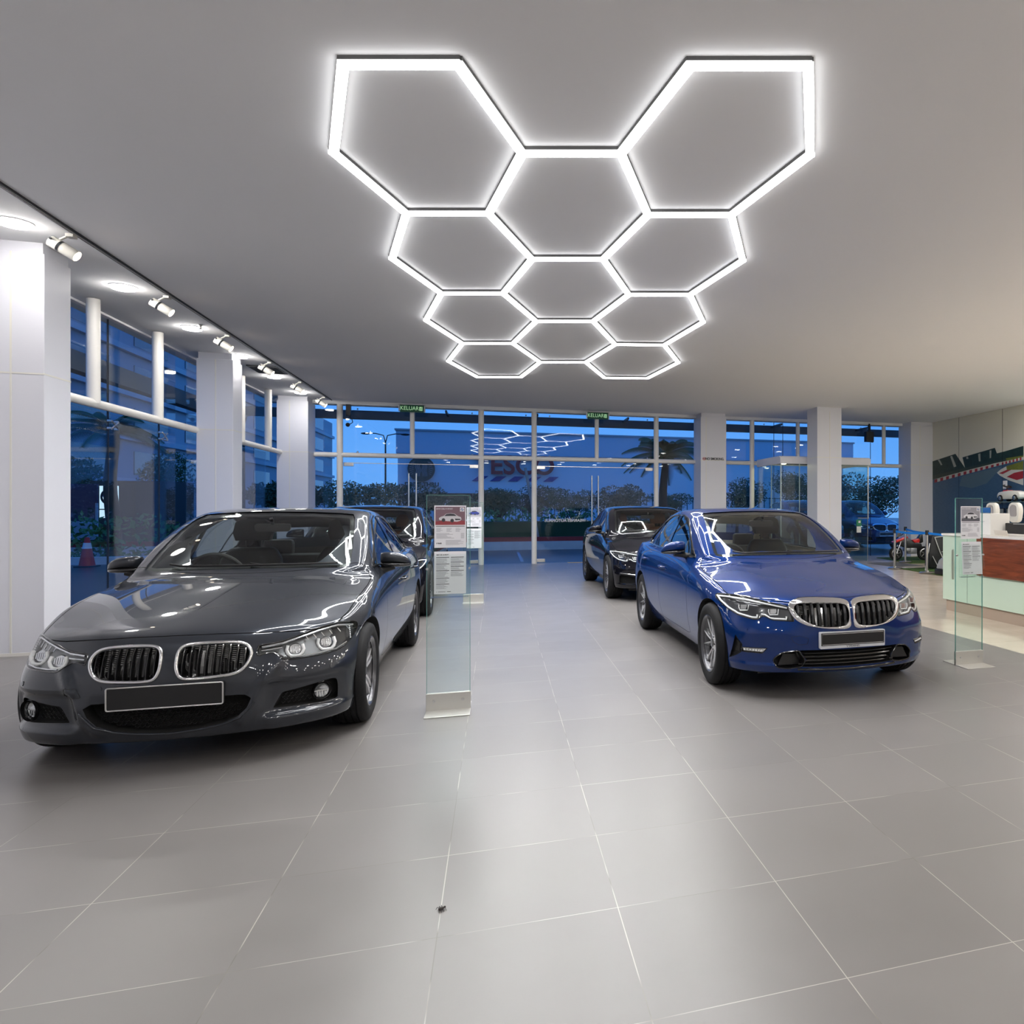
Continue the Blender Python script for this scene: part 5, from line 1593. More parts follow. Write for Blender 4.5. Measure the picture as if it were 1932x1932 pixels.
# ------------------------------------------------------------------ price stands
M_sheet = glass('stand_glass', (.93, .975, .965), 1.4)
M_acryl = glass('acrylic_pocket', (.97, .99, .985), 1.4)
M_paper = mat('paper', (.80, .80, .84), .7)
M_ink = mat('ink', (.05, .05, .06), .7)
M_inkgrey = mat('ink_grey', (.42, .42, .46), .7)
M_plate_steel = mat('stand_steel', (.66, .65, .62), .38, .85)
def price_stand(name, x, y, label, foot_both, title, pic, rz=0, wide=.287):
    o = empty(name, (x, y, 0), rz, label, 'price stand', 'glass price stands beside the cars')
    w = wide/2
    g = MB(); g.box(-w, w, -.005, .005, .05, 1.517); go = g.build('glass_panel', M_sheet, o)
    e = MB()
    for a, c, z0, z1 in ((-w-.001, -w+.002, .05, 1.517), (w-.002, w+.001, .05, 1.517)): e.box(a, c, -.0055, .0055, z0, z1)
    e.box(-w, w, -.0055, .0055, 1.515, 1.518); e.build('glass_edge', M_edge, go)
    f = MB(); f.box(-w-.004, w+.004, -.014, -.006, .0, .125); f.box(-w-.004, w+.004, -.19, -.006, .0, .007)
    f.box(-w-.004, w+.004, .006, .014, .0, .125); f.box(-w-.004, w+.004, .006, .19, .0, .007)
    fo = f.build('base_bracket', M_plate_steel, o, bev=.002)
    for s in (-1, 1):
        k = MB(); k.lathe([(.0105, -.014), (.0095, -.020), (.004, -.021), (.0001, -.019)], (s*w*.66, 0, .072), 'y', 16); k.build('bolt', M_satin, fo, 40)
    # upper sheet
    def sheet(nm, zc, yo, tilt=0):
        p = empty_part(nm, o); p.location = (.012, yo, zc); p.rotation_euler = (tilt, 0, 0)
        b = MB(); b.box(-.105, .105, -.001, .0, -.1485, .1485); b.build('paper', M_paper, p)
        return p
    p = sheet('price_sheet', 1.295, -.010)
    b = MB(); b.prism([(-.098, .012), (.098, .012), (.098, .140), (-.098, .140)], -.0006, 'xz', -.0012); ph = b.build('photo', mat('photo_' + pic[0], pic[1], .5), p)
    b = MB(); b.prism([(-.098, .012), (.098, .012), (.098, .040), (-.02, .046), (-.098, .036)], -.0004, 'xz', -.0018); b.build('photo_ground', mat('photo_ground_' + pic[0], pic[2], .5), ph)
    car = [(-.072,.046),(-.075,.060),(-.060,.070),(-.045,.074),(-.028,.090),(.005,.095),(.030,.090),(.050,.074),(.070,.066),(.074,.052),(.066,.040),(.045,.034),(.02,.036),(-.02,.038),(-.05,.042)]
    b = MB(); b.prism(car, -.0004, 'xz', -.0022); b.build('photo_car', mat('photo_car_' + pic[0], pic[3], .5), ph)
    b = MB(); b.prism([(-.040,.074),(-.026,.088),(.003,.092),(.026,.088),(.042,.075)], -.0003, 'xz', -.0027); b.prism([(.03,.056),(.068,.054),(.066,.046),(.034,.044)], -.0003, 'xz', -.0027)
    for cx_, cz_ in ((-.045, .046), (.012, .042)): b.prism([(cx_+.012*math.cos(t*PI/6), cz_+.013*math.sin(t*PI/6)) for t in range(12)], -.0003, 'xz', -.0027)
    b.build('photo_shade', M_ink, ph)
    b = MB(); b.prism([(.064, .106), (.093, .106), (.093, .135), (.064, .135)], -.0004, 'xz', -.0018); b.build('logo_tile', M_paper, ph)
    b = MB(); b.tube([(.0785+.009*math.cos(t*PI/8), -.0026, .120+.009*math.sin(t*PI/8)) for t in range(16)], .0015, 4, closed=True); b.build('logo_ring', M_ink, ph)
    for q in range(4):
        b = MB(); b.prism([(.0785, .120)] + [(.0785+.007*math.cos(PI/2*q+PI/2*i/5), .120+.007*math.sin(PI/2*q+PI/2*i/5)) for i in range(6)], -.0003, 'xz', -.0022); b.build('logo_quadrant', M_badgeblue if q % 2 else M_badgewhite, ph)
    text_mesh('sheet_heading', title, .0135, M_paper, (-.092, -.0024, .124), (PI/2, 0, 0), ph, .0002, 'LEFT', .9)
    def lines(par, rects, m, nm):
        b = MB()
        for (xa, xb, z, hh) in rects: b.prism([(xa, z), (xb, z), (xb, z+hh), (xa, z+hh)], -.0004, 'xz', -.0012)
        b.build(nm, m, par)
    lines(p, [(-.095, .095, .000, .004)], M_ink, 'printed_rule')
    rr = []
    for c_, (xa, wid) in enumerate(((-.092, .05), (-.025, .045), (.035, .05))):
        for k in range(4): rr.append((xa, xa+wid*random.uniform(.5, 1), -.014-.007*k, .0028))
    for k in range(6): rr.append((-.092, -.092+random.uniform(.06, .12), -.05-.0065*k, .0028)); rr.append((.07, .092, -.05-.0065*k, .0028))
    for k in range(6): rr.append((-.03, -.03+random.uniform(.08, .12), -.098-.006*k, .0022))
    lines(p, rr, M_inkgrey, 'printed_text')
    text_mesh('sheet_heading', '5 YEARS', .012, M_ink, (-.092, -.0016, -.118), (PI/2, 0, 0), p, .0002, 'LEFT', .8, bold=.0006)
    # lower sheet in a slanted clear pocket
    pk = MB(); pk.prism([(-.06, .80), (-.012, .80), (-.010, 1.115), (-.013, 1.115), (-.022, .806), (-.055, .806), (-.030, 1.10), (-.034, 1.10)], .25, 'yz', -.115)
    pk.build('sheet_pocket', M_acryl, o)
    q = sheet('specification_sheet', .972, -.030, -.075)
    text_mesh('sheet_heading', title, .0105, M_ink, (-.090, -.0016, .125), (PI/2, 0, 0), q, .0002, 'LEFT', .85, bold=.0004)
    rr = []; kk = []
    for xa in (-.092, .004):
        z = .106
        while z > -.10:
            kk.append((xa, xa+.086, z, .004)); n = random.choice((5, 6, 4, 7) if xa < 0 else (4, 3, 6))
            for t in range(n): rr.append((xa, xa+random.uniform(.05, .084), z-.008-.0058*t, .0026))
            z -= .012+.0058*n
            if xa > 0 and z < .0: break
    lines(q, kk, M_ink, 'printed_rule'); lines(q, rr, M_inkgrey, 'printed_text'); lines(q, [(-.09, -.086, -.135, .004), (-.08, -.03, -.134, .003), (-.02, .005, -.134, .004)], M_ink, 'printed_footer')
    cl = MB(); cl.cyl((w-.004, -.012, 1.0), (w-.004, -.03, 1.0), .008, n=10); cl.cyl((-w+.004, -.012, 1.0), (-w+.004, -.03, 1.0), .008, n=10); cl.build('clamp', M_satin, o, 40)
    return o
PIC_A = ('a', (.20, .12, .15), (.30, .05, .06), (.62, .60, .64))
price_stand('price_stand', -.330, 5.49, 'glass price stand beside the dark grey saloon', False, 'BMW 330e M SPORT', PIC_A)
price_stand('price_stand', -.352, 11.72, 'glass price stand farther back, beside the left black saloon', False, 'BMW M SPORT', ('b', (.45, .45, .50), (.40, .40, .44), (.03, .05, .30)))
price_stand('price_stand', 4.10, 5.66, 'glass price stand at the right, beside the deep blue saloon', True, 'BMW 320i SPORT', ('c', (.35, .34, .38), (.10, .10, .12), (.72, .72, .75)))

# ------------------------------------------------------------------ mural wall
PRINT = MB(); PRINT_M = []
def flat(name, polys, m, parent, off):
    """printed shape of the mural, facing into the room; all shapes belong to one print"""
    if m not in PRINT_M: PRINT_M.append(m)
    PRINT.mi = PRINT_M.index(m)
    for q in polys:
        P = [Vector(p) for p in q]
        tri = geometry.delaunay_2d_cdt(P, [], [list(range(len(P)))], 1, 1e-6)
        v = [Vector((12.45-off, p.x, p.y)) for p in tri[0]]
        PRINT.add(v, [tuple(t) if (v[t[1]]-v[t[0]]).cross(v[t[2]]-v[t[0]]).x < 0 else tuple(reversed(t)) for t in tri[2]])
def clip(q, y0=13.0, z0=.02):
    return [(max(y, y0), min(max(z, z0), 4.0)) for y, z in q]
b = MB(); b.box(12.435, 12.449, 8.0, 18.915, .0, 4.008)
M_mursky = mat('mural_sheen', (.66, .64, .55), .24, 0, .5)
mu = b.build('wall_mural', M_mursky); tag(mu, 'large printed wall panel showing a race track bend, on the right wall', 'wall mural')
def streak(name, c1, c2):
    m = mat(name, c1, .35)
    nt = m.node_tree; bb = nt.nodes['Principled BSDF']
    tc = nt.nodes.new('ShaderNodeTexCoord'); mp = nt.nodes.new('ShaderNodeMapping'); mp.inputs['Scale'].default_value = (1, 3, 40); mp.inputs['Rotation'].default_value = (.35, 0, 0)
    nz = nt.nodes.new('ShaderNodeTexNoise'); nz.inputs['Scale'].default_value = 2.5; nz.inputs['Detail'].default_value = 6
    mx = nt.nodes.new('ShaderNodeMix'); mx.data_type = 'RGBA'; mx.inputs['A'].default_value = (*c1, 1); mx.inputs['B'].default_value = (*c2, 1)
    nt.links.new(tc.outputs['Object'], mp.inputs[0]); nt.links.new(mp.outputs[0], nz.inputs['Vector']); nt.links.new(nz.outputs['Fac'], mx.inputs['Factor']); nt.links.new(mx.outputs['Result'], bb.inputs['Base Color'])
    return m
asp = [p for p in MURAL['asphalt'][:4]] + [(8.1, 2.9), (8.1, .02), (18.9, .02)]
flat('mural_track', [asp], streak('mural_asphalt', (.016, .055, .14), (.075, .145, .235)), mu, .017)
flat('mural_track_sheen', [MURAL['lightp']], mat('mural_wet', (.085, .14, .19), .35), mu, .0185)
flat('mural_trees', [MURAL['trees1'], MURAL['trees2']], mat('mural_trees_m', (.010, .030, .026), .4, noise=(9, .8)), mu, .018)
flat('mural_verge', [MURAL['verge']], mat('mural_verge_m', (.028, .045, .030), .4, noise=(6, .4)), mu, .019)
flat('mural_grass', [MURAL['grass'], MURAL['grassb']], mat('mural_grass_m', (.13, .15, .02), .5, noise=(12, .4)), mu, .020)
flat('mural_kerb', [MURAL['k_edge']], mat('mural_kerb_white', (.48, .50, .48), .5), mu, .021)
flat('mural_kerb_red', [MURAL['k_red1'], MURAL['k_red2']], mat('mural_kerb_red_m', (.28, .015, .025), .5), mu, .022)
flat('mural_kerb_red', KERB[0::2], mat('mural_kerb_red_m', (.28, .015, .025), .5), mu, .021)
flat('mural_kerb_white', KERB[1::2], mat('mural_kerb_white', (.48, .50, .48), .5), mu, .021)
flat('mural_pillar', PILS, mat('mural_pillar_m', (.35, .36, .33), .5), mu, .0205)
PRINT.build('mural_print', None, mu, mats=PRINT_M, recalc=False)
for yy in (13.6, 15.75, 17.62):
    j = MB(); j.box(12.43, 12.4345, yy-.004, yy+.004, .0, 4.0); j.build('panel_joint', M_dark, mu)

# shelves with a ride-on toy and small frames
def shelf(z, y0, y1, label):
    b = MB(); b.box(12.02, 12.41, y0, y1, z-.012, z); o = tag(b.build('glass_shelf', mat('shelf_glass', (.30, .42, .42), .1, 0, .6)), label, 'shelf')
    k = MB()
    for y in (y0+.2, (y0+y1)/2, y1-.2): k.box(12.25, 12.412, y-.012, y+.012, z-.05, z-.012)
    k.build('shelf_bracket', M_steel, o)
shelf(1.60, 12.4, 16.0, 'upper glass shelf on the mural wall, carrying the white ride-on toy car')
shelf(1.22, 12.4, 15.9, 'lower glass shelf on the mural wall, under the toy car, carrying small frames')
tc_ = empty('toy_car', (12.2, 15.1, 1.60), 0, 'white ride-on toy car with red seat on the upper shelf', 'toy car')
tb = MB(); tb.prism([(-.42,.10),(-.44,.18),(-.38,.24),(-.20,.27),(.0,.275),(.20,.26),(.36,.24),(.42,.17),(.42,.09),(.30,.06),(-.30,.06)], .26, 'yz', -.13)
tb.build('toy_body', mat('toy_white', (.75, .74, .70), .3, 0, .5), tc_, 30, bev=.03)
tb = MB(); tb.prism([(-.22,.268),(.02,.272),(.10,.29),(.24,.285),(.24,.25),(-.22,.25)], .16, 'yz', -.08); tb.build('toy_seat', mat('toy_red', (.65, .03, .06), .4), tc_, 30)
tb = MB(); tb.cyl((0, .20, .24), (0, .17, .38), .02, n=10); A = Matrix.Translation((0, .17, .385)) @ Matrix.Rotation(.35, 4, 'X'); s0 = len(tb.v); tb.tube([(.10*math.cos(t*PI/10), .10*math.sin(t*PI/10), 0) for t in range(20)], .014, 6, closed=True); tb.box(-.09, .09, -.015, .015, -.01, .01); tb.xf(A, s0); tb.build('toy_steering_wheel', M_blackplastic, tc_, 40)
for yy in (-.27, .27):
    for xx in (-.125, .125):
        wv = MB(); wv.lathe([(.001, -.03), (.075, -.03), (.085, -.015), (.085, .015), (.075, .03), (.001, .03)], (xx, yy, .085), 'x', 24); wo = wv.build('toy_wheel', M_rubber, tc_, 40)
        wv = MB(); wv.lathe([(.052, math.copysign(.031, xx)), (.03, math.copysign(.036, xx)), (.001, math.copysign(.034, xx))], (xx, yy, .085), 'x', 20); wv.build('toy_hubcap', M_satin, wo, 40)
tb = MB(); tb.box(12.2, 12.205, 15.28, 15.44, 1.93, 2.13); tag(tb.build('price_card', M_paper), 'white price card in a clear holder behind the toy car', 'card')
M_frameblk = mat('frame_black', (.01, .01, .01), .4)
def frame(y, label):
    o = empty('picture_frame', (12.25, y, 1.22), 0, label, 'picture frame', 'small frames on the lower shelf')
    b = MB()
    for a0, a1, z0, z1 in ((-.10,-.08,0,.22),(.08,.10,0,.22),(-.08,.08,0,.02),(-.08,.08,.20,.22)): b.box(-.01, .01, a0, a1, z0, z1)
    b.build('frame_border', M_frameblk, o)
    b = MB(); b.box(-.002, .008, -.08, .08, .02, .20); b.build('frame_picture', mat('frame_paper', (.30, .33, .32), .5), o)
for k, y in enumerate((15.55, 15.28, 15.02)):
    frame(y, ('black picture frame at the end of the lower shelf, nearest the mural corner', 'middle black picture frame on the lower shelf', 'black picture frame on the lower shelf, nearest the right edge of the photo')[k])

# ------------------------------------------------------------------ reception counter
rc = empty('reception_counter', (5.99, 6.0, 0), 0, 'pale mint glass reception counter with a red wood panel', 'reception counter')
M_mint = mat('mint_glass_panel', (.52, .64, .52), .22, 0, .5)
b = MB(); b.box(0, .75, -4.5, 2.86, .155, 1.045); b.build('counter_body', M_mint, rc)
b = MB(); b.box(-.02, .78, -4.5, 2.87, 1.047, 1.075); b.build('counter_top', mat('counter_white', (.75, .72, .68), .25), rc)
b = MB(); b.box(.03, .72, -4.5, 2.82, 0, .155); b.build('counter_plinth', mat('plinth_taupe', (.36, .28, .22), .4), rc)
def wood(name):
    m = mat(name, (.22, .05, .02), .3, coat=.3); nt = m.node_tree; bb = nt.nodes['Principled BSDF']
    tc = nt.nodes.new('ShaderNodeTexCoord'); mp = nt.nodes.new('ShaderNodeMapping'); mp.inputs['Scale'].default_value = (1, 1.2, 14)
    nz = nt.nodes.new('ShaderNodeTexNoise'); nz.inputs['Scale'].default_value = 2.2; nz.inputs['Detail'].default_value = 8; nz.inputs['Distortion'].default_value = .8
    cr = nt.nodes.new('ShaderNodeValToRGB'); cr.color_ramp.elements[0].position = .3; cr.color_ramp.elements[0].color = (.10, .022, .010, 1); cr.color_ramp.elements[1].position = .7; cr.color_ramp.elements[1].color = (.24, .058, .022, 1)
    nt.links.new(tc.outputs['Object'], mp.inputs[0]); nt.links.new(mp.outputs[0], nz.inputs['Vector']); nt.links.new(nz.outputs['Fac'], cr.inputs[0]); nt.links.new(cr.outputs[0], bb.inputs['Base Color'])
    return m
b = MB(); b.box(-.035, -.001, -4.5, 2.06, .553, 1.044); b.build('counter_wood_panel', wood('red_wood'), rc, bev=.002)
b = MB(); b.box(-.02, -.001, 2.606, 2.620, .448, .857); b.build('cupboard_handle', M_steel, rc)
b = MB(); b.box(-.0015, .001, 2.30, 2.304, .16, 1.04); b.build('panel_joint', M_dark, rc)
# things on and behind it
b = MB(); b.box(6.12, 6.42, 7.99, 8.30, 1.076, 1.36); o = tag(b.build('card_box', mat('box_white', (.74, .72, .68), .5), bev=.006), 'white card box with a small logo standing on the reception counter', 'box')
b = MB(); b.box(6.117, 6.121, 8.185, 8.20, 1.242, 1.257); b.box(6.117, 6.121, 8.11, 8.175, 1.250, 1.256); b.box(6.117, 6.121, 8.14, 8.175, 1.241, 1.245); b.build('box_logo', M_inkgrey, o)
b = MB(); b.box(6.15, 6.16, 8.02, 8.26, 1.362, 1.44); b.mi = 1; b.box(6.148, 6.15, 8.03, 8.25, 1.368, 1.434); tag(b.build('tablet', None, mats=[M_satin, mat('tablet_blue', (.03, .12, .34), .25)]), 'small tablet with a blue screen propped on the white box', 'tablet')
b = MB(); b.box(6.15, 6.17, 8.34, 8.50, 1.076, 1.30); b.box(6.10, 6.22, 8.34, 8.50, 1.076, 1.082); tag(b.build('leaflet_holder', M_gloss), 'dark leaflet holder at the far end of the counter, beside the white box', 'leaflet holder')
mo = empty('monitor', (6.35, 7.35, 1.076), 0, 'black computer monitor seen from behind on the reception counter', 'monitor')
b = MB(); b.box(-.02, .02, -.62, .62, .02, .16); b.box(.0, .05, -.60, .60, .03, .15); b.build('monitor_back', M_blackplastic, mo, bev=.01)
b = MB(); b.box(-.06, .10, -.15, .15, 0, .012); b.box(.0, .03, -.04, .04, .012, .05); b.build('monitor_stand', M_blackplastic, mo)
b = MB(); b.box(-.03, -.021, -.45, .45, .145, .155); b.build('monitor_vent', M_satin, mo)
b = MB(); b.prism([(0, 0), (.09, 0), (.06, .07), (.05, .07), (.07, .008), (0, .008)], .24, 'xz', 7.62); 
for v_ in b.v: v_.x += 6.02; v_.z += 1.076
tag(b.build('name_plate', mat('holder_cream', (.62, .57, .50), .3)), 'small slanted name holder in front of the monitor', 'name holder')
for k, (y, lab) in enumerate(((10.18, 'white high-backed chair behind the counter, the farther one'), (9.62, 'white high-backed chair behind the counter, the nearer one beside the tablet'))):
    o = empty('office_chair', (7.6, y, 0), 0, lab, 'chair', 'white chairs behind the counter')
    M_cw = mat('chair_white', (.70, .68, .63), .4)
    b = MB(); b.box(-.26, .26, -.22, .22, .42, .52); b.build('seat', M_cw, o, 40, bev=.04)
    b = MB(); b.prism(round_poly([(-.24, .5), (.24, .5), (.22, 1.18), (-.22, 1.18)], .08, 5), .09, 'yz', .20); b.build('backrest', M_cw, o, 40, bev=.02)
    b = MB(); b.prism(round_poly([(-.10, 1.20), (.10, 1.20), (.145, 1.40), (.10, 1.52), (-.10, 1.52), (-.145, 1.40)], .07, 5), .10, 'yz', .19); b.build('headrest', M_cw, o, 40, bev=.03)
    b = MB(); b.prism(round_poly([(-.09, 1.30), (.06, 1.30), (.08, 1.44), (.02, 1.49), (-.08, 1.47)], .04, 4), .006, 'yz', .184); b.build('headrest_patch', mat('chair_grey', (.33, .31, .31), .6), o)
    b = MB(); b.cyl((0, 0, .06), (0, 0, .43), .03, n=12)
    for t in range(5): b.cyl((0, 0, .07), (.20*math.cos(t*1.257), .20*math.sin(t*1.257), .05), .018, n=8); b.sphere((.20*math.cos(t*1.257), .20*math.sin(t*1.257), .03), .03, 8, 6)
    b.build('swivel_base', M_satin, o, 40)

# ------------------------------------------------------------------ barrier posts, turf and toys
M_belt = mat('belt_blue', (.0, .24, .85), .6)
def stanchion(x, y, label):
    o = empty('barrier_post', (x, y, .014), 0, label, 'barrier post', 'belt barrier posts')
    b = MB(); b.lathe([(.0001, .0), (.165, .0), (.17, .008), (.15, .022), (.05, .03), (.033, .05)], n=36); b.build('post_base', M_steel, o, 40)
    b = MB(); b.cyl((0, 0, .04), (0, 0, .83), .030, n=24); b.build('post_tube', M_steel, o, 40)
    b = MB(); b.cyl((0, 0, .83), (0, 0, .93), .040, n=24); b.cyl((0, 0, .925), (0, 0, .935), .034, n=24); b.build('post_head', M_blackplastic, o, 40)
    return o
SA, SB, SCp, SD = (8.955, 15.2), (10.275, 16.9), (8.98, 13.88), (8.98, 12.3)
stanchion(*SA, 'steel barrier post at the near edge of the green turf, left of the red motorbike')
stanchion(*SB, 'steel barrier post in front of the front wheel of the red motorbike')
stanchion(*SCp, 'steel barrier post in front of the silver suitcase')
stanchion(*SD, 'steel barrier post standing behind the end of the reception counter')
def belt(p, q, label):
    a, c = Vector((*p, .885)), Vector((*q, .885)); t = (c-a).normalized(); a += t*.045; c -= t*.045; n_ = Vector((-t.y, t.x, 0))*.0015
    vs = []; K = 10
    for i in range(K+1):
        s_ = i/K; pt = a.lerp(c, s_); sag = -.020*math.sin(PI*s_)
        for d, z in ((n_, .024), (n_, -.024), (-n_, -.024), (-n_, .024)): vs.append(pt + d + Vector((0, 0, z+sag)))
    fs = []
    for i in range(K):
        for j in range(4): fs.append((i*4+j, i*4+(j+1) % 4, i*4+4+(j+1) % 4, i*4+4+j))
    fs += [(0,1,2,3), tuple(K*4+j for j in (3,2,1,0))]
    b = MB(); b.add(vs, fs); tag(b.build('barrier_belt', M_belt, None, 40), label, 'barrier belt', 'blue barrier belts')
belt(SA, SCp, 'blue barrier belt running from the left post to the post by the suitcase')
belt(SB, SCp, 'blue barrier belt above the red motorbike, reaching the rear post')
belt(SCp, SD, 'blue barrier belt going from the suitcase post behind the counter')
M_turf = mat('turf_green', (.055, .115, .015), .95, noise=(40, .35), bump=(300, .8))
for q, lab in (([(10.45, 18.75), (12.40, 18.80), (12.40, 16.55), (10.20, 16.50)], 'green turf mat under the red motorbike, by the corner pillar'), ([(9.06, 15.15), (11.6, 15.25), (11.6, 12.3), (8.92, 12.3)], 'green turf mat in front, under the silver suitcase')):
    b = MB(); b.prism(q, .012, 'xy', .001); tag(b.build('turf_mat', M_turf), lab, 'turf mat', 'green turf mats')
b = MB(); b.box(9.2, 10.08, 15.75, 17.0, .001, .007); tag(b.build('door_mat', mat('mat_grey', (.12, .12, .12), .9, bump=(200, .5))), 'flat grey floor mat between the booth and the turf', 'mat')

# red toy motorbike, side on, nose to the left
mb_ = empty('toy_motorbike', (10.75, 17.45, .013), -.18, 'red and black toy motorbike standing on the turf mat', 'toy motorbike')
M_red = mat('bike_red', (.70, .02, .02), .3, 0, .5)
for x, r in ((-.40, .19), (.40, .19)):
    t = MB(); t.lathe([(.001, -.05), (r-.05, -.05), (r-.01, -.04), (r, -.02), (r, .02), (r-.01, .04), (r-.05, .05), (.001, .05)], (x, 0, r), 'y', 28); w_ = t.build('bike_wheel', M_rubber, mb_, 40)
    t = MB()
    for s in (-1, 1):
        for k in range(5): t.cyl((x+.02*math.cos(k*1.257), s*.052, r+.02*math.sin(k*1.257)), (x+.12*math.cos(k*1.257+.2), s*.052, r+.12*math.sin(k*1.257+.2)), .008, n=6)
        t.lathe([(.13, s*.051), (.12, s*.054)], (x, 0, r), 'y', 24)
    t.build('wheel_spokes', M_satin, w_, 40)
t = MB(); t.prism([(-.52,.50),(-.40,.56),(-.26,.62),(-.10,.66),(-.06,.62),(-.16,.58),(-.30,.52),(-.42,.48)], .16, 'xz', -.08); t.prism([(.04,.56),(.12,.57),(.22,.60),(.26,.56),(.24,.48),(.10,.48)], .18, 'xz', -.09); t.build('bike_fairing', M_red, mb_, 30, bev=.02)
t = MB(); t.prism([(-.36,.50),(-.10,.62),(.02,.56),(.10,.48),(.30,.46),(.34,.34),(.20,.26),(-.02,.28),(-.20,.36),(-.34,.42)], .17, 'xz', -.085); t.prism([(.20,.60),(.30,.74),(.34,.72),(.36,.50),(.28,.46)], .14, 'xz', -.07); t.build('bike_body', M_blackplastic, mb_, 30, bev=.02)
t = MB(); t.box(-.10, .16, -.12, .12, .18, .34); t.box(-.16, -.02, -.16, .16, .24, .34); t.build('bike_engine', mat('bike_grey', (.30, .31, .33), .35, .6), mb_, 30, bev=.02)
t = MB()
for s in (-1, 1): t.cyl((-.40, s*.075, .19), (-.28, s*.075, .52), .016, n=10)
t.cyl((.40, .08, .19), (.10, .08, .30), .02, n=8); t.build('bike_fork', M_satin, mb_, 40)
t = MB(); t.tube([(-.22, -.24, .74), (-.22, -.12, .74), (-.27, -.04, .68), (-.27, .04, .68), (-.22, .12, .74), (-.22, .24, .74)], .012, 8); t.cyl((-.22, -.26, .74), (-.22, -.16, .74), .02, n=10); t.cyl((-.22, .16, .74), (-.22, .26, .74), .02, n=10); t.build('bike_handlebar', M_blackplastic, mb_, 40)
t = MB(); t.prism([(-.42,.62),(-.36,.78),(-.30,.80),(-.30,.66)], .14, 'xz', -.07); t.build('bike_windshield', mat('smoke_plastic', (.03, .03, .035), .1, coat=.5), mb_, 30)

# black golf-type bag leaning behind the suitcase
gb = empty('carry_bag', (9.85, 14.75, .018), 0, 'black carry bag with white piping standing behind the silver suitcase', 'bag')
t = MB(); t.prism([(-.30,.02),(-.32,.40),(-.26,.78),(-.02,.80),(.22,.66),(.34,.40),(.26,.10),(.10,.02)], .26, 'xz', -.13); t.build('bag_body', mat('bag_black', (.014, .014, .015), .6, bump=(12, .5)), gb, 30, bev=.05)
t = MB(); t.tube([(-.20, -.15, .74), (-.06, -.152, .40), (.10, -.15, .10)], .012, 6); t.tube([(-.20, -.15, .74), (.02, -.152, .76), (.24, -.15, .60)], .008, 6); t.tube([(-.02, -.152, .40), (.26, -.15, .44)], .006, 6); t.build('bag_piping', mat('piping_grey', (.55, .55, .53), .5), gb, 40)
t = MB(); t.cyl((-.30, -.10, .60), (-.55, -.30, .0), .012, n=8); t.cyl((-.28, .10, .60), (-.20, -.34, .02), .010, n=8); t.build('bag_stand', M_steel, gb, 40)
su = empty('suitcase', (9.42, 13.35, .014), .12, 'silver suitcase with dark base and red stripe lying on the front turf mat', 'suitcase')
M_silver = mat('case_silver', (.50, .49, .47), .35, .5)
t = MB(); t.prism([(-.42,.12),(-.34,.30),(-.26,.36),(.40,.38),(.55,.30),(.55,.12)], .5, 'xz', -.25); t.build('case_shell', M_silver, su, 30, bev=.03)
t = MB(); t.box(-.44, .58, -.27, .27, 0, .115); t.build('case_base', M_blackplastic, su, 30, bev=.02)
t = MB(); t.box(-.30, -.02, -.262, -.25, .22, .25); t.build('case_stripe', mat('stripe_red', (.30, .01, .02), .4), su)
t = MB(); t.tube([(-.05, -.12, .38), (-.02, -.14, .43), (.16, -.14, .44), (.22, -.12, .39)], .014, 8); t.build('case_handle', M_satin, su, 40)
t = MB(); t.lathe([(.001, -.29), (.09, -.29), (.11, -.275), (.11, -.25), (.001, -.25)], (.38, 0, .19), 'y', 24); t.build('case_wheel', M_blackplastic, su, 40)

# a small dead insect on the tile joint in the foreground
bg = empty('insect', (-.19, 2.76, 0), .6, 'tiny dead insect on a floor joint in the foreground', 'insect')
t = MB(); t.sphere((0, 0, .006), .007, 10, 7, (1.7, 1, .8)); t.sphere((.013, 0, .006), .004, 8, 6); t.build('insect_body', mat('insect_brown', (.02, .012, .008), .5), bg, 40)
t = MB()
for k in range(3):
    for s in (-1, 1): t.tube([(-.006+.006*k, s*.005, .006), (-.008+.008*k, s*.012, .010), (-.01+.01*k, s*.018, .0)], .0008, 4)
t.build('insect_leg', M_ink, bg)
# ------------------------------------------------------------------ outside at dusk
M_asph = mat('wet_asphalt', (.020, .024, .030), .28, noise=(.8, .5), bump=(40, .15))
b = MB(); b.box(-60, 60, 19.76, 140, -.2, -.03); b.box(-60, -5.16, -20, 19.76, -.2, -.03); struct(b.build('road', M_asph))
M_conc = mat('pale_concrete', (.55, .58, .58), .8, noise=(3, .2))
b = MB(); b.box(-30, 6.6, 26.6, 26.9, -.03, .27); struct(b.build('kerb', M_conc))
b = MB(); b.box(-30, 6.6, 26.62, 26.88, .27, .42); struct(b.build('kerb_red_band', mat('kerb_red', (.32, .02, .025), .6)))
b = MB()
for k in range(5): b.box(-2+2.6*k, -1.92+2.6*k, 20.6, 25.2, -.029, -.024)
struct(b.build('road_marking', mat('line_paint', (.35, .38, .42), .7)))
M_leaf = [mat('leaf_dark', (.022, .055, .026), .7), mat('leaf_mid', (.035, .085, .032), .7), mat('leaf_hedge', (.055, .17, .055), .8)]
M_bark = mat('bark', (.035, .028, .022), .9)
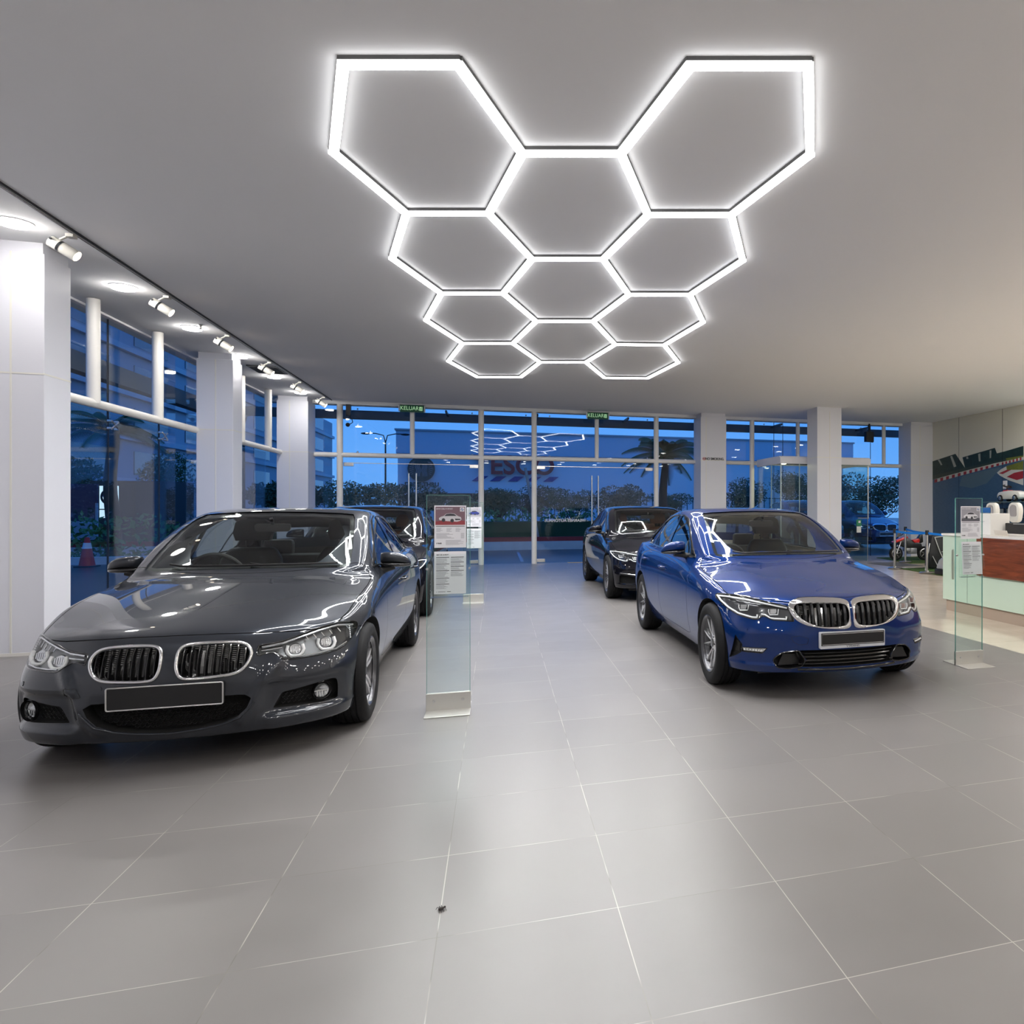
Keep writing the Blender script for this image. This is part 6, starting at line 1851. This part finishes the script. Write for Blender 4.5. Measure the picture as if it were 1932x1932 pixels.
def leaf_blob(rnd, parts, n, size):
    """crown of small leaf blades scattered through overlapping lobes"""
    vs = []; fs = []
    for (cx, cy, cz, rx, ry, rz) in parts:
        for k in range(n):
            d = Vector((rnd.gauss(0, 1), rnd.gauss(0, 1), rnd.gauss(0, 1))).normalized()*(rnd.uniform(.35, 1)**.5)
            c = Vector((cx+d.x*rx, cy+d.y*ry, cz+d.z*rz))
            a = Vector((rnd.gauss(0, 1), rnd.gauss(0, 1), rnd.gauss(0, 1))).normalized(); e = a.orthogonal().normalized()
            s = size*rnd.uniform(.6, 1.3); i = len(vs)
            vs += [c-a*s, c+e*s*.45, c+a*s, c-e*s*.45]; fs.append((i, i+1, i+2, i+3))
    return vs, fs
def tree(name, x, y, h, w, label, seed, m, trunk=.9, n=1300, lobes=9):
    rnd = random.Random(seed)
    o = empty(name, (x, y, -.03), 0, label, 'tree', 'trees beyond the car park')
    lob = []
    for k in range(lobes):
        a = rnd.uniform(0, 2*PI); r = w*rnd.uniform(.1, .38)
        lob.append((r*math.cos(a), r*math.sin(a), trunk+(h-trunk)*rnd.uniform(.28, .80), w*rnd.uniform(.24, .36), w*rnd.uniform(.24, .36), (h-trunk)*rnd.uniform(.20, .28)))
    v, f = leaf_blob(rnd, lob, n//lobes*3, w*.026)
    mesh('crown', v, f, m, o)
    t = MB(); t.tube([(0, 0, 0), (.03, 0, trunk*.6), (.0, .02, trunk+.2*h)], [.07*w*.4+.03, .05*w*.4+.02, .02], 8)
    for k in range(4): q = lob[k]; t.tube([(0, 0, trunk*.7), (q[0]*.5, q[1]*.5, trunk+.1*h), q[:3]], [.035, .025, .01], 6)
    t.build('trunk', M_bark, o, 40)
    return o
# clumps seen through the back windows: (x, y, height, width)
for k, (x, y, h, w, lab) in enumerate((
    (-9.3, 38, 2.9, 3.4, 'dark tree seen through the narrow window beside the corner pillar'),
    (-6.6, 40, 2.9, 3.2, 'dark tree behind the roof of the left black saloon, outside'),
    (-4.2, 42, 3.1, 2.8, 'bushy tree left of the door handles of the left glass doors'),
    (-2.2, 46, 2.2, 2.0, 'small round tree seen past the pair of handles of the left glass doors'),
    (.1, 46, 2.35, 2.2, 'small round tree right of the handles, under the white shop wall'),
    (-.1, 36, 2.45, 2.2, 'tree under the red shop letters, left part of the clump'),
    (1.75, 38.5, 2.8, 2.3, 'tree under the red shop letters, middle of the clump'),
    (3.6, 38, 2.5, 2.2, 'tree under the red shop letters, right part of the clump'),
    (6.2, 38, 2.75, 3.0, 'big dark tree in the right glass door, beyond the mirrored lettering'),
    (9.6, 42, 2.5, 2.4, 'small dark tree at the right of the right glass door'),
    (13.2, 40, 3.3, 3.0, 'dark tree between the notice pillar and the booth'),
    (16.9, 41, 3.75, 3.2, 'dark tree seen through the left glass of the booth'),
    (20.4, 42, 3.7, 3.6, 'dark tree behind the booth, close to the fifth pillar'),
    (25.0, 44, 3.9, 4.4, 'dense dark tree behind the booth door post'),
    (30.2, 44, 4.1, 4.6, 'dense dark tree by the corner pillar, above the parked cars'))):
    tree('tree', x, y, h, w, lab, 10+k, M_leaf[k % 2])
for k, (y, h) in enumerate(((24.5, 4.2), (31, 4.6), (38, 5))):
    tree('tree', -19.5-k*.3, y+8+4*k, h, 3.6, ('dark tree outside the left windows, the nearest of three', 'dark tree outside the left windows, the middle one of three', 'dark tree outside the left windows, the farthest of three')[k], 60+k, M_leaf[1])
# hedge
rnd = random.Random(3)
hv, hf = leaf_blob(rnd, [(-28+.9*k, 28.1+rnd.uniform(-.2, .6), .75, .75, .7, .72) for k in range(38) if -28+.9*k > -8.2], 150, .11)
b = MB(); b.box(-8.2, 6.5, 27.4, 29.2, -.03, .95)
ho = tag(b.build('hedge', mat('hedge_core', (.02, .06, .022), .9)), 'long dark clipped hedge behind the red kerb outside', 'hedge')
mesh('hedge_leaves', hv, hf, M_leaf[2], ho)['kind'] = 'stuff'
hv, hf = leaf_blob(rnd, [(-11.5-rnd.uniform(0, 3), 23.5+1.0*k, .8, .9, .8, .8) for k in range(4)] + [(-9.6, 24.2, .55, 1.3, 1.0, .75), (-11, 23.9, .6, 1.1, .9, .75)], 320, .10)
ho = mesh('shrub', hv, hf, M_leaf[2]); tag(ho, 'green shrubs on the verge behind the traffic cone, outside the left window', 'shrub')
b = MB(); b.box(-16, -7.4, 23.0, 23.25, -.03, .16); struct(b.build('kerb_verge', M_conc))

def palm(x, y, h, label, seed, L=2.3, nf=26):
    rnd = random.Random(seed)
    o = empty('palm_tree', (x, y, -.03), 0, label, 'palm tree', 'palm trees outside')
    t = MB(); t.tube([(.05*math.sin(k), 0, h*k/8) for k in range(9)], [.20-.009*k for k in range(9)], 12); t.build('trunk', M_bark, o, 40)
    for k in range(nf):
        a = 2*PI*k/nf + rnd.uniform(-.2, .2); el = rnd.uniform(.0, 1.4); l = L*rnd.uniform(.8, 1.1)
        vs = []; fs = []; pts = []
        for i in range(13):
            u = i/12; rr = l*(u*math.cos(el*.8) + .0); zz = h + l*(math.sin(el)*u - .62*u*u)
            pts.append(Vector((rr*math.cos(a), rr*math.sin(a), zz)))
        for i in range(1, 13):
            tdir = (pts[i]-pts[i-1]).normalized(); sd = tdir.cross(Vector((0, 0, 1))).normalized()
            for s in (-1, 1):
                for q in (0, .25, .5, .75):
                    c = pts[i-1].lerp(pts[i], q); ln = .42*l/2.3*math.sin(PI*min(1, (i+q)/13*.9+.1))+.08
                    tip = c + sd*s*ln*.8 + tdir*ln*.5 - Vector((0, 0, ln*.55)); j = len(vs)
                    vs += [c-tdir*.022, c+tdir*.022, tip]; fs.append((j, j+1, j+2))
        m = MB(); m.tube(pts, [.018]*13, 4); m.add(vs, fs); m.build('frond', M_leaf[1], o, recalc=False)
    return o
palm(6.15, 27.6, 3.45, 'palm tree outside, seen beside the pillar with the notice', 5, 2.0)
palm(-10.6, 25.4, 3.7, 'palm tree outside the tall left window, right of the lit sign', 8, 1.7, 15)
palm(-15.4, 28.6, 4.4, 'palm tree at the far left of the tall window, behind the parking sign', 9, 1.8, 12)

# shop building across the car park
sb = empty('shop_building', (5, 70, -.03), 0, 'long pale shop building across the car park with big red letters', 'building')
M_wallblue = mat('shop_wall', (.80, .84, .88), .8); M_wallband = mat('shop_band', (.55, .62, .72), .8)
b = MB(); b.box(-13.4, 30, 0, 10, 0, 6.35); b.build('shop_wall', M_wallblue, sb)
b = MB(); b.box(-13.5, 31, -.4, 10, 6.35, 8.35); b.build('roof_band', M_wallband, sb)
b = MB(); b.box(-13.6, 31.1, -.55, 10, 8.35, 8.5); b.build('roof_edge', mat('shop_roof', (.35, .40, .44), .7), sb)
b = MB(); b.box(-12.4, -3.4, -.3, 0, 2.25, 2.85); b.build('shop_canopy', M_dark, sb)
for x, z in ((-1.9, 4.85), (-1.9, 2.55), (9.5, 6.0), (13.8, 6.2)):
    b = MB(); b.box(x-.55, x+.55, -.06, 0, z-.14, z+.14); b.build('wall_vent', M_dark, sb)
b = MB()
for k in range(90): b.box(-20+.45*k, -19.95+.45*k, -16, -15.96, 0, 2.35)
b.box(-20, 20.5, -16, -15.96, 2.25, 2.3); b.box(-20, 20.5, -16, -15.96, .3, .35)
tag(b.build('fence', M_dark), 'dark railing fence in front of the shop, beyond the trees', 'fence').location = (5, 70, -.03)
M_red2 = mat('shop_red', (.42, .02, .03), .5); M_blue2 = mat('shop_blue', (.02, .05, .30), .5)
text_mesh('shop_letters', 'TESCO', 2.36, M_red2, (-3.52, -.50, 5.36), (PI/2, 0, 0), sb, .12, sx=.98, bold=.05)
for k in range(5):
    x = -7.25+1.57*k; b = MB(); b.prism([(x, 3.98), (x+.85, 3.98), (x+1.45, 4.44), (x+.60, 4.44)], .1, 'xz', -.12); b.build('shop_stripe', M_blue2, sb)
# round drive-through sign
rs = empty('round_sign', (-6.45, 69.7, 4.95), 0, 'round dark emblem with wavy lines over drive through letters on the shop wall', 'sign')
M_signdark = mat('sign_dark_green', (.012, .05, .045), .5); M_signpale = mat('sign_pale', (.30, .40, .45), .5)
b = MB(); b.lathe([(.001, -.10), (1.10, -.10), (1.12, -.06), (1.12, .2), (.001, .2)], (0, 0, 0), 'y', 48); b.build('sign_disc', M_signdark, rs, 40)
b = MB()
for s in (-1, 1):
    for j in range(4):
        b.tube([(s*(.10+.11*j + .05*math.sin(t*.9)), -.12, .45-.11*t) for t in range(11)], .022, 4)
    for j in range(7): b.tube([(s*(.55+.06*j*.3), -.12, .62-.17*j), (s*(.98-.05*abs(j-3)), -.12, .52-.17*j)], .020, 4)
b.build('sign_waves', M_signpale, rs)
text_mesh('sign_lettering', 'DRIVE THRU', .50, M_signdark, (.05, -.05, -1.38), (PI/2, 0, 0), rs, .06, bold=.02)

# darker block outside the left windows
lb = empty('office_building', (-34, 34, -.03), 0, 'dark office block seen high through the left windows', 'building')
b = MB(); b.box(-9, 9, -10, 95, 0, 15); b.build('building_wall', mat('office_wall', (.30, .36, .44), .7), lb)
for k in range(4):
    b = MB(); b.box(9, 9.35, -10, 95, 3.2+3.1*k, 3.6+3.1*k); b.build('floor_band', mat('office_band', (.42, .48, .55), .7), lb)
for k in range(4):
    for j in range(10):
        b = MB(); b.box(9.0, 9.05, 2+9*j, 7.6+9*j, 3.9+3.1*k, 5.6+3.1*k); b.build('office_window', mat('office_glass', (.02, .05, .09), .1, coat=.5), lb)
b = MB(); b.box(-16.2, -13.2, 37.0, 39.0, -.03, 2.6); tag(b.build('guard_hut', mat('hut_dark', (.03, .032, .036), .8)), 'dark low hut behind the parking sign outside', 'hut')
# parking sign and lit logo sign
ps = empty('parking_sign', (-13.6, 30.6, 0), -.30, 'white parking sign with arrow and letter P, outside the left window', 'sign')
b = MB(); b.box(-.48, .48, 0, .06, .35, 1.62); b.build('sign_board', mat('sign_grey', (.38, .42, .47), .6), ps)
b = MB(); b.box(-.42, .42, -.01, 0, 1.62-.62, 1.60+.62); b.box(-.48, .48, 0, .06, 1.62, 2.28); b.build('sign_top', mat('sign_purple', (.055, .02, .07), .5), ps)
text_mesh('sign_lettering', 'P', .44, M_dark, (.27, -.012, .0+1.28-.0), (PI/2, 0, 0), ps, .004, bold=.012)
b = MB(); b.prism([(-.36,1.28),(-.22,1.42),(-.22,1.31),(.02,1.31),(.02,1.25),(-.22,1.25),(-.22,1.14)], -.006, 'xz', -.004); b.build('sign_arrow', M_dark, ps)
b = MB(); b.box(-.42, -.36, .0, .06, 0, .35); b.box(.36, .42, 0, .06, 0, .35); b.build('sign_post', M_dark, ps)
ls = empty('lit_sign', (-13.9, 33.0, 0), -.35, 'lit white sign with a round blue and black roundel, outside the left window', 'sign')
M_lit = emitter('sign_lit', (.62, .85, 1.0), .85)
b = MB(); b.box(-.33, .33, 0, .1, 1.42, 2.28); b.build('sign_face', M_lit, ls)
b = MB(); b.box(-.33, -.02, 0, .1, 1.08, 1.38); b.build('sign_panel', M_lit, ls)
b = MB(); b.box(.06, .33, 0, .1, 1.06, 1.36); b.build('sign_panel', mat('sign_blue', (.01, .06, .25), .5), ls)
b = MB(); b.lathe([(.001, -.01), (.29, -.01), (.29, .01)], (0, 0, 1.87), 'y', 32); r_ = b.build('roundel', M_gloss, ls)
for q in range(4):
    b = MB(); b.prism([(0, 1.87)] + [(.19*math.cos(PI/2*q+PI/2*i/6), 1.87+.19*math.sin(PI/2*q+PI/2*i/6)) for i in range(7)], -.004, 'xz', -.012); b.build('roundel_quadrant', M_badgeblue if q % 2 else M_lit, r_)
b = MB(); b.cyl((0, .05, 0), (0, .05, 1.1), .05, n=10); b.build('sign_post', M_dark, ls)
# traffic cone
co_ = empty('traffic_cone', (-9.78, 22.2, -.03), 0, 'red traffic cone with a white band on the wet road outside the left window', 'traffic cone')
M_cone = mat('cone_red', (.45, .02, .015), .5)
b = MB(); b.box(-.20, .20, -.20, .20, 0, .03); b.build('cone_base', M_dark, co_, bev=.01)
b = MB(); b.lathe([(.165, .03), (.05, .72), (.035, .74), (.0001, .74)], n=28); b.build('cone_body', M_cone, co_, 40)
b = MB(); b.lathe([(.098, .455), (.072, .60)], n=28); b.build('cone_band', mat('cone_white', (.62, .66, .70), .5), co_, 40)
# street lamps
def street_lamp(x, y, h, label, lit=0):
    o = empty('street_lamp', (x, y, -.03), 0, label, 'street lamp', 'street lamps outside')
    b = MB(); b.cyl((0, 0, 0), (0, 0, h-.5), .06, .04, n=10); b.tube([(0, 0, h-.5), (.1, 0, h-.1), (.5, 0, h), (.9, 0, h)], .03, 6); b.tube([(0, 0, h-.5), (-.1, 0, h-.1), (-.5, 0, h), (-.9, 0, h)], .03, 6); b.build('lamp_pole', M_dark, o, 40)
    b = MB(); b.sphere((1.0, 0, h-.02), .12, 10, 6, (2, 1, .5)); b.sphere((-1.0, 0, h-.02), .12, 10, 6, (2, 1, .5)); b.build('lamp_head', emitter('street_glow', (1, .85, .45), 18) if lit else M_dark, o, 40)
street_lamp(-9.5, 33, 5.2, 'twin-arm street lamp in the narrow window by the corner pillar')
street_lamp(-5.9, 44, 5.6, 'twin-arm street lamp above the trees left of the drive-through emblem')
street_lamp(-12.6, 27.0, 3.9, 'twin-arm street lamp in the tall left window above the parking sign')
street_lamp(-17.5, 33.5, 3.45, 'glowing yellow lamp at the left edge of the tall window', 1)
b = MB(); b.tube([(1.45, 27.0, -.03), (.95, 27.2, 2.9)], .055, 8); tag(b.build('leaning_pole', mat('pole_pale', (.30, .30, .27), .7), None, 40), 'pale leaning pole outside, below the red letters', 'pole')
# dark canopy beams under the eaves outside
b = MB(); b.box(-6.2, 14, 20.6, 20.75, 3.72, 3.94); struct(b.build('beam_canopy', mat('canopy_dark', (.022, .032, .036), .5)))
b = MB(); b.box(-6.35, -6.15, 4, 20.75, 3.55, 3.85); struct(b.build('beam_canopy_left', MATS['canopy_dark']))
for x in (-1.25, 1.0, 3.4, 7.9, 10.75):
    b = MB(); b.box(x-.02, x+.02, 19.75, 20.62, 3.86, 3.92); struct(b.build('beam_arm', M_dark))
# ------------------------------------------------------------------ the cars on the floor
GREY['wheel'] = wheel_meshes('double', .33, .225, .2286, M_rim, M_rimdark, .1)
BLUE['wheel'] = wheel_meshes('vee', .33, .225, .2286, M_rim, M_rimdark, .25)
BLACK['wheel'] = wheel_meshes('multi', .345, .245, .2413, M_rim, M_rimdark, .0)
build_car(GREY)
build_car(BLUE)
S_FIN = False
BLACK.update(label='black saloon car parked behind the deep blue one, beside the right glass doors', loc=(2.56, 10.77, 0))
blk, _ = build_car(BLACK)
c2 = copy_tree(blk); c2.location = (-1.76, 9.62, 0); c2['label'] = 'black saloon car parked nose to tail behind the dark grey one'
for k, (x, y, lab) in enumerate(((10.55, 22.3, 'dark blue car parked outside, seen through the booth door'), (13.0, 22.6, 'dark blue car parked outside, the one nearest the corner pillar'))):
    c = copy_tree(blk); c.location = (x, y, -.03); c.scale = (1.03, .95, 1.2); c['label'] = lab; c['group'] = 'cars parked outside'
M_parked = paint('paint_parked_blue', (.006, .03, .11), .5, .35)
def repaint(o):
    for ch in o.children:
        if ch.type == 'MESH' and ch.data.materials and ch.data.materials[0] == P_black and ch.name.split('.')[0] in ('body_shell', 'bonnet', 'front_bumper', 'front_door', 'rear_door', 'door_mirror', 'door_handle'):
            ch.data = ch.data.copy(); ch.data.materials[0] = M_parked
        repaint(ch)
for o in list(COL.objects):
    if o.get('group') == 'cars parked outside': repaint(o)

# ------------------------------------------------------------------ dusk sky, camera, exposure
w = bpy.data.worlds.new('dusk'); SC.world = w; w.use_nodes = True
nt = w.node_tree; bg_ = nt.nodes['Background']
tcw = nt.nodes.new('ShaderNodeTexCoord'); sx_ = nt.nodes.new('ShaderNodeSeparateXYZ'); cr = nt.nodes.new('ShaderNodeValToRGB')
nt.links.new(tcw.outputs['Generated'], sx_.inputs[0]); nt.links.new(sx_.outputs['Z'], cr.inputs[0]); nt.links.new(cr.outputs[0], bg_.inputs[0])
e = cr.color_ramp.elements
e[0].position = 0; e[0].color = (.12, .32, .66, 1)
e[1].position = 1; e[1].color = (.02, .13, .50, 1)
q = e.new(.12); q.color = (.075, .26, .66, 1)
q = e.new(.35); q.color = (.03, .18, .60, 1)
bg_.inputs[1].default_value = 1.0

cam = bpy.data.cameras.new('camera'); cam_o = bpy.data.objects.new('camera', cam); COL.objects.link(cam_o)
cam.sensor_width = 36; cam.lens = 36*1371/1932
cam.shift_x = -(1377-966)/1932; cam.shift_y = -(966-960)/1932
cam_o.location = (0, 0, 1.42); cam_o.rotation_euler = (PI/2, 0, -math.radians(17.71737))
SC.camera = cam_o
vs_ = SC.view_settings
vs_.view_transform = 'Standard'; vs_.look = 'None'; vs_.gamma = 1; vs_.use_curve_mapping = False
vs_.exposure = 0.6
try:
    SC.cycles.use_denoising = True; SC.cycles.max_bounces = 8; SC.cycles.transparent_max_bounces = 24; SC.cycles.sample_clamp_indirect = 4.0; SC.cycles.sample_clamp_direct = 20; SC.cycles.use_adaptive_sampling = False; SC.cycles.caustics_reflective = False; SC.cycles.caustics_refractive = False
except Exception: pass
